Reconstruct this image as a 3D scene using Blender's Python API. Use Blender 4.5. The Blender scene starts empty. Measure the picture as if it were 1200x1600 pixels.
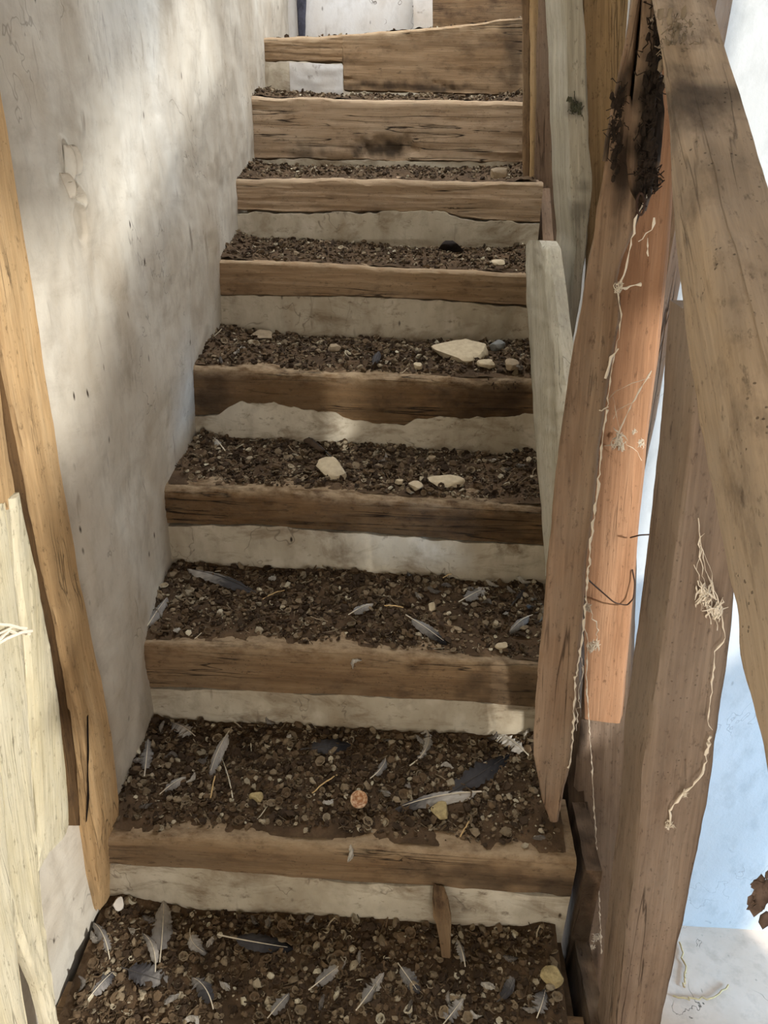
import bpy, math, random
import numpy as np
from mathutils import Matrix, Vector

SC = bpy.context.scene
COL = SC.collection

# ------------------------------------------------------------------ camera
F = 1171.17
CAM = np.array([0.465, -0.8173, 1.1739])
PITCH, YAW, ROLL = 0.4552, 0.0483, 0.0208
_f = np.array([-math.sin(YAW) * math.cos(PITCH), math.cos(YAW) * math.cos(PITCH), -math.sin(PITCH)])
_r0 = np.array([math.cos(YAW), math.sin(YAW), 0.0])
_u0 = np.cross(_r0, _f)
_r = _r0 * math.cos(ROLL) + _u0 * math.sin(ROLL)
_u = -_r0 * math.sin(ROLL) + _u0 * math.cos(ROLL)
cd = bpy.data.cameras.new('camera')
cam = bpy.data.objects.new('camera', cd)
COL.objects.link(cam)
cam.matrix_world = Matrix(((_r[0], _u[0], -_f[0], CAM[0]), (_r[1], _u[1], -_f[1], CAM[1]),
                           (_r[2], _u[2], -_f[2], CAM[2]), (0, 0, 0, 1)))
cd.sensor_fit = 'VERTICAL'
cd.sensor_height = 36.0
cd.lens = F / 1600 * 36
cd.clip_start = 0.02
SC.camera = cam

# ------------------------------------------------------------------ light
w = bpy.data.worlds.new('overcast_daylight')
SC.world = w
w.use_nodes = True
w.node_tree.nodes['Background'].inputs[0].default_value = (0.94, 0.97, 1.0, 1)
w.node_tree.nodes['Background'].inputs[1].default_value = 9.0


def area(name, loc, aim, sx, sy, power, colour, spread=180):
    l = bpy.data.lights.new(name, 'AREA')
    l.shape = 'RECTANGLE'
    l.size, l.size_y, l.energy, l.color = sx, sy, power, colour
    l.spread = math.radians(spread)
    o = bpy.data.objects.new(name, l)
    COL.objects.link(o)
    o.location = loc
    o.rotation_euler = (Vector(aim) - Vector(loc)).to_track_quat('-Z', 'Y').to_euler()
    return o


area('window_daylight', (2.95, -2.3, 2.2), (0.0, 0.2, 1.0), 0.15, 0.15, 205, (1.0, 0.975, 0.91))
area('door_daylight', (2.95, -0.75, 0.10), (1.1, 0.45, 0.1), 0.6, 0.7, 110, (0.28, 0.58, 1.0))
area('front_fill_light', (0.95, -2.55, 0.95), (0.45, 0.4, 0.6), 0.9, 1.1, 28, (1.0, 0.96, 0.90))  # added fill lamp behind the camera; brightens the risers and nosings

SC.view_settings.view_transform = 'Standard'
SC.view_settings.look = 'None'
SC.view_settings.gamma = 1
SC.view_settings.use_curve_mapping = False
SC.view_settings.exposure = 0.0

# ------------------------------------------------------------------ helpers
rng = np.random.default_rng(7)


def P(px, py, axis, val):
    """point of the place seen at a photo pixel, on the world plane axis=val"""
    d = _r * (px - 600) / F - _u * (py - 800) / F + _f
    t = (val - CAM[axis]) / d[axis]
    return CAM + t * d


def _hash(ix, iy, iz, seed):
    n = (ix * 374761393 + iy * 668265263 + iz * 2147483647 + seed * 1274126177) & 0xFFFFFFFF
    n = ((n ^ (n >> 13)) * 1274126177) & 0xFFFFFFFF
    return ((n ^ (n >> 16)) & 0xFFFF) / 32767.5 - 1.0


def nz(x, y=0.0, z=0.0, seed=0):
    x, y, z = np.broadcast_arrays(np.asarray(x, float), np.asarray(y, float), np.asarray(z, float))
    fx, fy, fz = np.floor(x), np.floor(y), np.floor(z)
    ix, iy, iz = fx.astype(np.int64), fy.astype(np.int64), fz.astype(np.int64)
    u, v, t = x - fx, y - fy, z - fz
    u = u * u * (3 - 2 * u); v = v * v * (3 - 2 * v); t = t * t * (3 - 2 * t)
    r = 0
    for a in (0, 1):
        for b in (0, 1):
            for c in (0, 1):
                r = r + _hash(ix + a, iy + b, iz + c, seed) * (u if a else 1 - u) * (v if b else 1 - v) * (t if c else 1 - t)
    return r


def fbm(x, y=0.0, z=0.0, seed=0, o=4):
    s, a, k = 0, 1.0, 1.0
    for i in range(o):
        s = s + a * nz(np.asarray(x) * k, np.asarray(y) * k, np.asarray(z) * k, seed + i * 17)
        a *= 0.5; k *= 2.03
    return s


def mesh(name, V, Fc, mat, parent=None, M=None, smooth=35, attrs=None):
    """V world coordinates; M the object's own frame in the world"""
    V = np.asarray(V, float)
    M = Matrix(M) if M is not None else Matrix.Translation(Vector(V.mean(0)))
    Mi = np.array(M.inverted())
    L = V @ Mi[:3, :3].T + Mi[:3, 3]
    me = bpy.data.meshes.new(name)
    me.from_pydata(L.tolist(), [], [list(map(int, f)) for f in Fc])
    if smooth:
        me.polygons.foreach_set('use_smooth', [True] * len(me.polygons))
        if smooth < 180:
            me.set_sharp_from_angle(angle=math.radians(smooth))
    if attrs:
        for k, a in attrs.items():
            a = np.asarray(a, float)
            if a.ndim == 1:
                at = me.attributes.new(k, 'FLOAT', 'POINT'); at.data.foreach_set('value', a)
            else:
                at = me.attributes.new(k, 'FLOAT_COLOR', 'POINT')
                at.data.foreach_set('color', np.c_[a, np.ones(len(a))].ravel())
    me.materials.append(mat)
    o = bpy.data.objects.new(name, me)
    COL.objects.link(o)
    if parent is not None:
        o.parent = parent
        o.matrix_basis = parent.matrix_basis.inverted() @ M
    else:
        o.matrix_basis = M
    return o


def tag(o, label=None, cat=None, group=None, kind=None):
    if label: o['label'] = label
    if cat: o['category'] = cat
    if group: o['group'] = group
    if kind: o['kind'] = kind
    return o


def empty(name, loc, label, cat, group=None):
    o = bpy.data.objects.new(name, None)
    COL.objects.link(o)
    o.matrix_basis = Matrix.Translation(Vector(loc))
    o.empty_display_size = 0.05
    return tag(o, label, cat, group)


def grid_faces(n, m, close=False):
    f = []
    mm = m if close else m - 1
    for i in range(n - 1):
        for j in range(mm):
            k = (j + 1) % m
            f.append((i * m + j, i * m + k, (i + 1) * m + k, (i + 1) * m + j))
    return f


def frame(axis_x, hint, origin):
    x = Vector(axis_x).normalized()
    z = Vector(hint) - x * Vector(hint).dot(x)
    z.normalize()
    y = z.cross(x)
    return Matrix(((x[0], y[0], z[0], origin[0]), (x[1], y[1], z[1], origin[1]), (x[2], y[2], z[2], origin[2]), (0, 0, 0, 1)))


def stain_at(V, stains, seed=3):
    d = np.zeros(len(V))
    for (c, r, s) in stains:
        q = (V - np.asarray(c)) / np.asarray(r)
        dd = np.sqrt((q ** 2).sum(1)) + 0.45 * fbm(V[:, 0] * 45, V[:, 1] * 45, V[:, 2] * 45, seed)
        d = np.maximum(d, s * np.clip(1.5 - 1.3 * dd, 0, 1))
    return d


def loft(name, pairs, T, mat, parent=None, n=None, m=8, rough=0.0015, edge=0.002, rnd=0.004, seed=0, stains=(), cap_rough=0.0, ext=0.0):
    """timber: stations of (left edge, right edge) of the visible face, thickness vector T away from it"""
    pr = np.array(pairs, float)
    if ext:
        dv = pr[0].mean(0) - pr[1].mean(0); dv /= np.linalg.norm(dv)
        pr = np.concatenate([[pr[0] + dv * ext], pr])
    T = np.asarray(T, float); tl = np.linalg.norm(T); Tn = T / tl
    mid = pr.mean(1)
    s = np.r_[0, np.cumsum(np.linalg.norm(np.diff(mid, axis=0), axis=1))]
    n = n or int(max(12, min(160, s[-1] / 0.008)))
    q = np.linspace(0, s[-1], n)
    L = np.array([np.interp(q, s, pr[:, 0, k]) for k in range(3)]).T
    Rr = np.array([np.interp(q, s, pr[:, 1, k]) for k in range(3)]).T
    wv = Rr - L; wl = np.linalg.norm(wv, axis=1, keepdims=True); wn = wv / np.maximum(wl, 1e-6)
    jL = edge * fbm(q * 18, 1.3, seed, seed, 4); jR = edge * fbm(q * 18, 7.7, seed, seed + 5, 4)
    L = L + wn * jL[:, None]; Rr = Rr + wn * jR[:, None]
    ring = []
    vs = np.linspace(0, 1, m + 1)
    fr = []
    for v in vs:
        p = L + (Rr - L) * v
        dist = np.minimum(v, 1 - v) * wl[:, 0]
        off = np.where(dist < rnd, rnd - np.sqrt(np.maximum(0, rnd ** 2 - (rnd - dist) ** 2)), 0)
        disp = rough * (fbm(q * 9, v * wl[:, 0] * 130, seed * 3.1, seed + 9, 3)) + rough * 0.8 * nz(q * 40, v * wl[:, 0] * 260, seed, seed + 2)
        fr.append(p + Tn * (off + disp)[:, None])
    ring += fr
    for a in (0.3, 0.65):
        ring.append(Rr + T * a + wn * (rough * 1.6 * fbm(q * 10, a * 9, seed, seed + 21, 3))[:, None])
    bk = [L + (Rr - L) * v + T + Tn * (rough * fbm(q * 10, v * 5, seed, seed + 31, 2))[:, None] for v in vs[::-1]]
    ring += bk
    for a in (0.65, 0.3):
        ring.append(L + T * a + wn * (rough * 1.6 * fbm(q * 10, a * 9, seed, seed + 41, 3))[:, None])
    k = len(ring)
    V = np.array(ring).transpose(1, 0, 2).reshape(-1, 3)
    if cap_rough:
        ax = (mid[-1] - mid[0]) / np.linalg.norm(mid[-1] - mid[0])
        for e0, sg in ((0, -1), (n - 1, 1)):
            j = np.arange(k)
            V[e0 * k:(e0 + 1) * k] += ax[None] * sg * (cap_rough * rng.random(k))[:, None]
    Fc = grid_faces(n, k, True)
    c0, c1 = len(V), len(V) + 1
    V = np.vstack([V, V[:k].mean(0), V[-k:].mean(0)])
    for j in range(k):
        Fc.append((c0, (j + 1) % k, j)); Fc.append((c1, (n - 1) * k + j, (n - 1) * k + (j + 1) % k))
    M = frame(mid[-1] - mid[0], -Tn, mid[0])
    o = mesh(name, V, Fc, mat, parent, M, 50, {'stain': stain_at(V, stains, seed)})
    # outward normals
    import bmesh
    b = bmesh.new(); b.from_mesh(o.data); bmesh.ops.recalc_face_normals(b, faces=b.faces); b.to_mesh(o.data); b.free()
    return o


def srgb(*c):
    return tuple(((v / 255) / 12.92 if v / 255 <= 0.04045 else ((v / 255 + 0.055) / 1.055) ** 2.4) for v in c)


# ------------------------------------------------------------------ materials
class N:
    def __init__(s, name):
        s.m = bpy.data.materials.new(name); s.m.use_nodes = True
        s.t = s.m.node_tree; s.b = s.t.nodes['Principled BSDF']
        s.b.inputs['Specular IOR Level'].default_value = 0.15
        s.b.inputs['Roughness'].default_value = 0.9

    def n(s, kind, **kw):
        x = s.t.nodes.new(kind)
        for k, v in kw.items():
            setattr(x, k, v)
        return x

    def lk(s, a, b): s.t.links.new(a, b)

    def setin(s, sock, v):
        if isinstance(v, bpy.types.NodeSocket): s.lk(v, sock)
        else: sock.default_value = v

    def coords(s, scale, rnd=True):
        if not hasattr(s, 'co'):
            tc = s.n('ShaderNodeTexCoord'); oi = s.n('ShaderNodeObjectInfo')
            ad = s.n('ShaderNodeVectorMath', operation='MULTIPLY_ADD')
            s.lk(oi.outputs['Random'], ad.inputs[0]); ad.inputs[1].default_value = (7.3, 5.1, 9.7); s.lk(tc.outputs['Object'], ad.inputs[2])
            s.co = ad.outputs[0]
        mp = s.n('ShaderNodeVectorMath', operation='MULTIPLY')
        s.lk(s.co, mp.inputs[0]); mp.inputs[1].default_value = scale
        return mp.outputs[0]

    def noise(s, scale, detail=5, rough=0.6, dist=0.0):
        x = s.n('ShaderNodeTexNoise'); s.lk(s.coords(scale), x.inputs['Vector'])
        x.inputs['Scale'].default_value = 1; x.inputs['Detail'].default_value = detail
        x.inputs['Roughness'].default_value = rough; x.inputs['Distortion'].default_value = dist
        return x.outputs['Fac']

    def voro(s, scale, feature='F1'):
        x = s.n('ShaderNodeTexVoronoi', feature=feature); s.lk(s.coords(scale), x.inputs['Vector'])
        x.inputs['Scale'].default_value = 1
        return x.outputs['Distance']

    def ramp(s, fac, stops):
        r = s.n('ShaderNodeValToRGB'); e = r.color_ramp.elements
        while len(e) < len(stops): e.new(0.5)
        for a, (p, c) in zip(e, stops):
            a.position = p; a.color = (*c, 1) if len(c) == 3 else c
        s.lk(fac, r.inputs[0]); return r.outputs['Color']

    def rng(s, v, a, b, c=0.0, d=1.0):
        r = s.n('ShaderNodeMapRange'); s.setin(r.inputs[0], v)
        for i, x in enumerate((a, b, c, d)): r.inputs[i + 1].default_value = x
        return r.outputs[0]

    def math(s, op, a, b=0.0):
        r = s.n('ShaderNodeMath', operation=op); s.setin(r.inputs[0], a); s.setin(r.inputs[1], b); return r.outputs[0]

    def mix(s, fac, a, b, mode='MIX'):
        r = s.n('ShaderNodeMix', data_type='RGBA', blend_type=mode)
        s.setin(r.inputs[0], fac)
        for sock, v in ((r.inputs[6], a), (r.inputs[7], b)):
            if isinstance(v, tuple): sock.default_value = (*v, 1)
            else: s.lk(v, sock)
        return r.outputs[2]

    def attr(s, name, out='Fac'):
        a = s.n('ShaderNodeAttribute', attribute_name=name); return a.outputs[out]

    def done(s, colour, height=None, strength=0.5, dist=0.002):
        s.setin(s.b.inputs['Base Color'], (*colour, 1) if isinstance(colour, tuple) else colour)
        if height is not None:
            bp = s.n('ShaderNodeBump'); bp.inputs['Strength'].default_value = strength; bp.inputs['Distance'].default_value = dist
            s.lk(height, bp.inputs['Height']); s.lk(bp.outputs[0], s.b.inputs['Normal'])
        return s.m


def wood(name, dark, mid, light, grey=(120, 110, 98), greyness=0.35, worm=0.5, crack=1.0, dirt=0.3):
    k = N(name)
    g = k.noise((2.2, 30, 30), 6, 0.65, 0.5)
    c = k.ramp(g, [(0.30, srgb(*dark)), (0.5, srgb(*mid)), (0.72, srgb(*light))])
    fib = k.noise((9, 320, 320), 4, 0.6)
    c = k.mix(k.rng(fib, 0.3, 0.7, 0.55, 0.0), c, srgb(*[int(v * 0.72) for v in mid]))
    big = k.noise((5, 9, 9), 4, 0.6)
    c = k.mix(k.rng(big, 0.42, 0.68, 0, greyness), c, srgb(*grey))
    pit = k.noise((60, 150, 150), 4, 0.7)
    c = k.mix(k.rng(pit, 0.58, 0.70, 0, 0.6), c, srgb(*[int(v * 0.6) for v in dark]))
    blotch = k.noise((16, 26, 26), 5, 0.65)
    c = k.mix(k.rng(blotch, 0.52, 0.72, 0, dirt), c, srgb(62, 47, 36))
    # long thin drying cracks
    cr = k.noise((1.6, 38, 38), 3, 0.5, 0.3)
    line = k.rng(k.math('ABSOLUTE', k.math('SUBTRACT', cr, 0.5)), 0.0, 0.012, 1, 0)
    line = k.math('MULTIPLY', line, k.rng(k.noise((4, 10, 10), 2), 0.5, 0.6, 0, crack))
    c = k.mix(line, c, srgb(38, 28, 20))
    ho = k.rng(k.voro((150, 150, 150)), 0.10, 0.16, 1, 0)
    ho = k.math('MULTIPLY', ho, k.rng(k.noise((14, 14, 14), 2), 0.52, 0.60, 0, worm))
    c = k.mix(ho, c, srgb(35, 25, 18))
    dn = k.math('MULTIPLY', k.attr('dust'), k.rng(k.noise((30, 60, 60), 5, 0.7), 0.35, 0.62))
    c = k.mix(dn, c, srgb(158, 138, 112))
    st = k.attr('stain')
    c = k.mix(st, c, srgb(36, 29, 24))
    h = k.math('ADD', k.math('MULTIPLY', fib, 0.6), k.math('MULTIPLY', g, 0.8))
    h = k.math('SUBTRACT', h, k.math('ADD', k.math('MULTIPLY', line, 1.2), ho))
    return k.done(c, h, 0.75, 0.0022)


def plaster(name, base, dirty, speck=0.7, streak=0.4, crack=0.5, pale=None, grime=0.0):
    k = N(name)
    a = k.noise((5, 5, 3), 5, 0.6)
    c = k.mix(k.rng(a, 0.35, 0.68), srgb(*base), srgb(*dirty))
    p = k.noise((26, 26, 15), 5, 0.65)
    c = k.mix(k.rng(p, 0.5, 0.75, 0, 0.5), c, srgb(*[int(v * 0.84) for v in dirty]))
    if pale:
        c = k.mix(k.rng(k.noise((11, 11, 8), 4), 0.55, 0.7, 0, 0.6), c, srgb(*pale))
    s1 = k.noise((42, 42, 9), 3, 0.55)
    c = k.mix(k.rng(s1, 0.66, 0.80, 0, streak), c, srgb(96, 80, 66))
    sp = k.rng(k.voro((34, 34, 15)), 0.05, 0.12, 1, 0)
    sp = k.math('MULTIPLY', sp, k.rng(k.noise((9, 9, 6), 3), 0.50, 0.58, 0, speck))
    c = k.mix(sp, c, srgb(52, 42, 34))
    if grime:
        gz = k.noise((7, 7, 16), 6, 0.7, 0.6)
        c = k.mix(k.rng(gz, 0.50, 0.70, 0, 0.75 * grime), c, srgb(112, 92, 68))
        gs = k.noise((34, 34, 60), 4, 0.7)
        c = k.mix(k.rng(gs, 0.60, 0.72, 0, 0.55 * grime), c, srgb(88, 70, 50))
    cr = k.noise((3.2, 3.2, 2.2), 5, 0.62, 0.4)
    ln = k.rng(k.math('ABSOLUTE', k.math('SUBTRACT', cr, 0.5)), 0.0, 0.0035, 1, 0)
    ln = k.math('MULTIPLY', ln, k.rng(k.noise((7, 7, 7), 2), 0.50, 0.56, 0, crack))
    c = k.mix(ln, c, srgb(70, 58, 48))
    h = k.math('ADD', k.math('MULTIPLY', p, 0.6), k.math('MULTIPLY', k.noise((160, 160, 160), 3), 0.25))
    h = k.math('SUBTRACT', h, k.math('ADD', k.math('MULTIPLY', ln, 0.4), k.math('MULTIPLY', sp, 0.3)))
    return k.done(c, h, 0.5, 0.003)


def flat(name, colour, var=0.25, rough=0.9, scale=60):
    k = N(name); k.b.inputs['Roughness'].default_value = rough
    a = k.noise((scale, scale, scale), 4, 0.6)
    c0 = srgb(*colour)
    return k.done(k.mix(k.rng(a, 0.3, 0.7), tuple(v * (1 - var) for v in c0), tuple(min(1, v * (1 + var)) for v in c0)), a, 0.4, 0.002)


M_NOSE = wood('worn_oak', (88, 66, 46), (126, 101, 74), (156, 130, 100), (130, 112, 90), 0.5, 0.7, 1.4, 0.75)
M_NOSE_D = wood('dark_oak', (66, 48, 30), (98, 74, 48), (128, 100, 70), (106, 86, 62), 0.4, 0.6, 1.5, 0.8)
M_NOSE_M = wood('brown_oak', (104, 80, 56), (148, 120, 90), (178, 150, 118), (150, 130, 106), 0.5, 0.7, 1.3, 0.6)
M_NOSE_L = wood('pale_oak', (128, 104, 80), (168, 142, 114), (190, 166, 140), (176, 158, 136), 0.5, 0.7, 1.3, 0.4)
M_POST = wood('brown_timber', (112, 90, 72), (146, 120, 98), (170, 146, 122), (154, 140, 124), 0.4, 0.3, 0.8, 0.15)
M_NEWEL = wood('greyed_timber', (110, 93, 80), (138, 119, 103), (160, 142, 126), (142, 130, 118), 0.5, 0.4, 0.7, 0.2)
M_RAIL = wood('weathered_rail_timber', (134, 116, 96), (174, 152, 127), (194, 174, 150), (150, 136, 122), 0.7, 0.6, 0.4, 0.6)
M_ORANGE = wood('sawn_pine', (134, 98, 72), (168, 127, 97), (186, 148, 118), (170, 138, 112), 0.2, 0.1, 0.5, 0.05)
M_GREY = wood('grey_weathered_board', (150, 142, 124), (186, 178, 158), (204, 196, 176), (190, 184, 170), 0.6, 0.1, 0.4, 0.12)
M_GOLD = wood('pale_timber', (140, 112, 78), (186, 154, 112), (206, 178, 138), (168, 146, 116), 0.3, 0.25, 0.6, 0.2)
M_PALE = wood('limewashed_board', (176, 164, 132), (206, 196, 166), (218, 209, 184), (206, 200, 180), 0.7, 0.1, 0.5, 0.15)
M_WALL = plaster('old_limewash', (210, 205, 194), (182, 171, 154), 1.0, 0.65, 0.4, None, 0.28)
M_RISER = plaster('grey_lime_plaster', (206, 197, 178), (160, 146, 124), 1.0, 0.7, 0.5, (216, 207, 190), 1.15)
M_WHITE = plaster('white_plaster', (186, 184, 178), (176, 173, 166), 0.25, 0.1, 0.3)
M_LOFT = plaster('flaking_whitewash', (206, 206, 206), (186, 178, 168), 0.6, 0.6, 0.9)
M_FLOOR = plaster('pale_screed', (222, 198, 176), (204, 176, 150), 0.3, 0.1, 1.0)
M_CEIL = flat('ceiling_boards', (92, 78, 64))

k = N('debris'); k.b.inputs['Roughness'].default_value = 0.95
col = k.attr('col', 'Color')
a = k.noise((220, 220, 220), 3, 0.6)
M_DEB = k.done(k.mix(k.rng(a, 0.3, 0.7, 0, 0.45), col, k.mix(0.55, col, (0.01, 0.008, 0.006))), a, 0.6, 0.002)

# ------------------------------------------------------------------ setting
zf = float(P(1100, 1447, 1, 0.50)[2])
YS = [-0.0, 0.2367, 0.4693, 0.6955, 0.9305, 1.1551, 1.379, 1.60]
ZS = [0.1855, 0.3809, 0.571, 0.7529, 0.9307, 1.1022, 1.2843, 1.455]
ES = [0.018, 0.022, 0.018, 0.013, 0.019, 0.02, 0.02, 0.015]


def height_wall(name, ys, zs, fx, mat, label_kind='structure', thick=0.12):
    Yg, Zg = np.meshgrid(ys, zs, indexing='ij')
    X = fx(Yg, Zg)
    V = np.c_[X.ravel(), Yg.ravel(), Zg.ravel()]
    Fc = grid_faces(len(ys), len(zs))
    # back skin, closed at the rim
    n, m = len(ys), len(zs)
    rim = [i * m for i in range(n)] + [(n - 1) * m + j for j in range(1, m)] + [i * m + m - 1 for i in range(n - 2, -1, -1)] + [j for j in range(m - 2, 0, -1)]
    b0 = len(V)
    B = V[rim].copy(); B[:, 0] = -thick
    V = np.vstack([V, B])
    r = len(rim)
    for j in range(r):
        Fc.append((rim[j], b0 + j, b0 + (j + 1) % r, rim[(j + 1) % r]))
    Fc.append([b0 + j for j in range(r)])
    o = mesh(name, V, Fc, mat, None, Matrix.Identity(4), 180)
    o['kind'] = label_kind
    return o


SP1 = P(102, 252, 0, 0.0); SP2 = P(118, 302, 0, 0.0); SP3 = P(125, 350, 0, 0.0)


def wall_x(Y, Z):
    x = -0.012 + 0.010 * fbm(Y * 2.2, Z * 2.0, 3, 5, 3) + 0.003 * fbm(Y * 11, Z * 9, 1, 6, 3) + 0.0008 * nz(Y * 60, Z * 60, 0, 8)
    x = x - 0.03 * np.clip((0.02 - Y) / 0.1, 0, 1)                       # set back where the boarding begins
    x = x + 0.012 * np.clip(1 - np.abs(Y - 0.18) / 0.3, 0, 1) - 0.012 * np.clip(1 - np.abs(Y) / 0.09, 0, 1)
    # flaked hollows with raised lips
    for (c, ry, rz, tilt, dep) in ((SP1, 0.012, 0.022, 0.3, 0.009), (SP2, 0.022, 0.010, -0.5, 0.009), (SP3, 0.020, 0.026, 0.2, 0.004)):
        dy, dz = Y - c[1], Z - c[2]
        a = (dy * math.cos(tilt) + dz * math.sin(tilt)) / ry
        b = (-dy * math.sin(tilt) + dz * math.cos(tilt)) / rz
        d = np.sqrt(a * a + b * b) + 0.15 * nz(Y * 70, Z * 70, 2, 11)
        x = x - dep * np.clip((1 - d) * 4, 0, 1) + 0.003 * np.exp(-((d - 1.15) / 0.18) ** 2) * (dep > 0.004)
    return x


wl = height_wall('wall_left', np.r_[np.arange(-2.6, -0.4, 0.05), np.arange(-0.4, 0.12, 0.0075), np.arange(0.12, 0.36, 0.003), np.arange(0.36, 2.2, 0.0075)], np.r_[np.arange(zf - 0.02, 1.0, 0.0085), np.arange(1.0, 1.24, 0.0035), np.arange(1.24, 2.5, 0.0085)], wall_x, M_WALL)


def flake(c, ang, ln, wd, lift):
    # curled lip of loose plaster standing off the wall
    n, m = 12, 7
    V = []
    for t in np.linspace(-1, 1, n):
        w_ = wd * (1 - t * t) ** 0.6 + 1e-4
        for b_ in np.linspace(0, 1, m):
            a_ = t * ln; q_ = b_ * w_
            V.append((0.0 + lift * b_ ** 1.5 * (1 - 0.4 * t * t) + 0.001, a_ * math.sin(ang) + q_ * math.cos(ang), a_ * math.cos(ang) - q_ * math.sin(ang)))
    V = np.array(V) + np.array([float(wall_x(np.array(c[1]), np.array(c[2]))), c[1], c[2]])
    nV = len(V); Fc = grid_faces(n, m)
    V2 = np.vstack([V, V - np.array([0.0015, 0, 0])]); F2 = list(Fc) + [tuple(nV + q_ for q_ in f[::-1]) for f in Fc]
    rim = [a_ * m for a_ in range(n)] + [(n - 1) * m + j for j in range(1, m)] + [a_ * m + m - 1 for a_ in range(n - 2, -1, -1)] + [j for j in range(m - 2, 0, -1)]
    for j in range(len(rim)):
        F2.append((rim[j], nV + rim[j], nV + rim[(j + 1) % len(rim)], rim[(j + 1) % len(rim)]))
    mesh('plaster_flake', V2, F2, M_WALL, wl, Matrix.Translation(Vector(V.mean(0))), 60)


flake(P(97, 256, 0, 0.0), 0.25, 0.022, 0.010, 0.010)
flake(P(108, 250, 0, 0.0), -0.15, 0.018, 0.009, 0.008)
flake(P(98, 290, 0, 0.0), -0.55, 0.018, 0.009, 0.010)
flake(P(120, 303, 0, 0.0), -1.15, 0.018, 0.010, 0.009)


def slab(name, lo, hi, mat, kind='structure', sub=(1, 1, 1), parent=None, amp=0.0):
    """closed box with subdivided faces and slight unevenness"""
    import bmesh
    b = bmesh.new()
    bmesh.ops.create_cube(b, size=1)
    for v in b.verts:
        for i in range(3):
            v.co[i] = lo[i] + (v.co[i] + 0.5) * (hi[i] - lo[i])
    if max(sub) > 1:
        for i in range(3):
            if sub[i] > 1:
                eds = [e for e in b.edges if abs((e.verts[0].co - e.verts[1].co)[i]) > 1e-6 and all(abs((e.verts[0].co - e.verts[1].co)[j]) < 1e-6 for j in range(3) if j != i)]
                bmesh.ops.subdivide_edges(b, edges=eds, cuts=sub[i] - 1, use_grid_fill=True)
    V = np.array([v.co[:] for v in b.verts]); Fc = [[v.index for v in f.verts] for f in b.faces]
    b.free()
    if amp:
        for i in range(3):
            V[:, i] += amp * fbm(V[:, 0] * 3, V[:, 1] * 3, V[:, 2] * 3 + 9 * i, 50 + i, 4)
    o = mesh(name, V, Fc, mat, parent, None if parent else Matrix.Translation(Vector((lo[0], lo[1], lo[2]))), 40)
    if kind: o['kind'] = kind
    return o


slab('floor', (-0.1, -2.6, zf - 0.1), (3.1, 0.56, zf), M_FLOOR, sub=(30, 22, 1), amp=0.004)
slab('wall_back', (0.855, 0.50, zf), (3.1, 0.62, 2.4), M_WHITE, sub=(30, 1, 34), amp=0.006)
slab('wall_partition', (0.88, 0.62, zf), (1.0, 2.2, 2.4), M_WHITE, sub=(1, 16, 26), amp=0.004)
slab('wall_top', (-0.1, 2.02, zf), (1.0, 2.14, 2.5), M_LOFT, sub=(24, 1, 50), amp=0.006)
slab('wall_front', (-0.1, -2.72, zf), (3.1, -2.6, 2.4), M_CEIL)


def prism_x(name, x0, x1, yz, mat):
    n = len(yz)
    V = [(x, y, z) for x in (x0, x1) for y, z in yz]
    Fc = [tuple(range(n)), tuple(range(2 * n - 1, n - 1, -1))] + [(j, n + j, n + (j + 1) % n, (j + 1) % n) for j in range(n)]
    import bmesh
    o = mesh(name, V, Fc, mat, None, Matrix.Translation(Vector((x0, yz[0][0], zf))), 0)
    b = bmesh.new(); b.from_mesh(o.data); bmesh.ops.recalc_face_normals(b, faces=b.faces); b.to_mesh(o.data); b.free()
    o['kind'] = 'structure'
    return o


# unseen baffles added beyond the frame; their sloping slot shapes light on the left wall
prism_x('light_baffle', 1.20, 1.26, [(-0.955, zf), (0.10, zf), (0.10, 0.66), (0.0, 0.66), (0.0, 1.70), (-0.305, 1.68), (-0.305, 0.66), (-0.46, 0.66), (-0.46, 1.62),
                                  (-0.60, 1.55), (-0.767, 1.46), (-0.86, 1.375), (-0.955, 1.36)], M_WHITE)
prism_x('light_baffle_beam', 1.20, 1.26, [(-0.47, 1.28), (-0.27, 1.28), (-0.27, 1.68), (-0.439, 1.63), (-0.47, 1.612)], M_WHITE)
prism_x('light_baffle_top', 1.20, 1.26, [(-0.93, 1.54), (-0.86, 1.56), (-0.767, 1.63), (-0.60, 1.72), (-0.46, 1.785), (-0.36, 1.75), (-0.28, 1.66), (0.0, 1.66), (0.0, 2.4), (-0.93, 2.4)], M_WHITE)
slab('light_baffle_low', (1.60, -0.90, zf), (1.70, -0.10, 0.72), M_WHITE)  # added unseen block that keeps window light off the low back wall
slab('ceiling', (-0.1, -2.72, 2.4), (3.1, 0.64, 2.5), M_CEIL)
# right wall with a window and a doorway (both beyond the frame)
for (lo, hi) in (((3.0, -2.6, zf), (3.12, -2.5, 2.4)), ((3.0, -2.5, 2.36), (3.12, -2.1, 2.4)), ((3.0, -2.5, zf), (3.12, -2.1, 2.0)),
                 ((3.0, -2.1, zf), (3.12, -1.10, 2.4)), ((3.0, -1.10, 0.5), (3.12, -0.40, 2.4)), ((3.0, -0.40, zf), (3.12, 0.62, 2.4))):
    slab('wall_right', lo, hi, M_WHITE)

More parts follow.
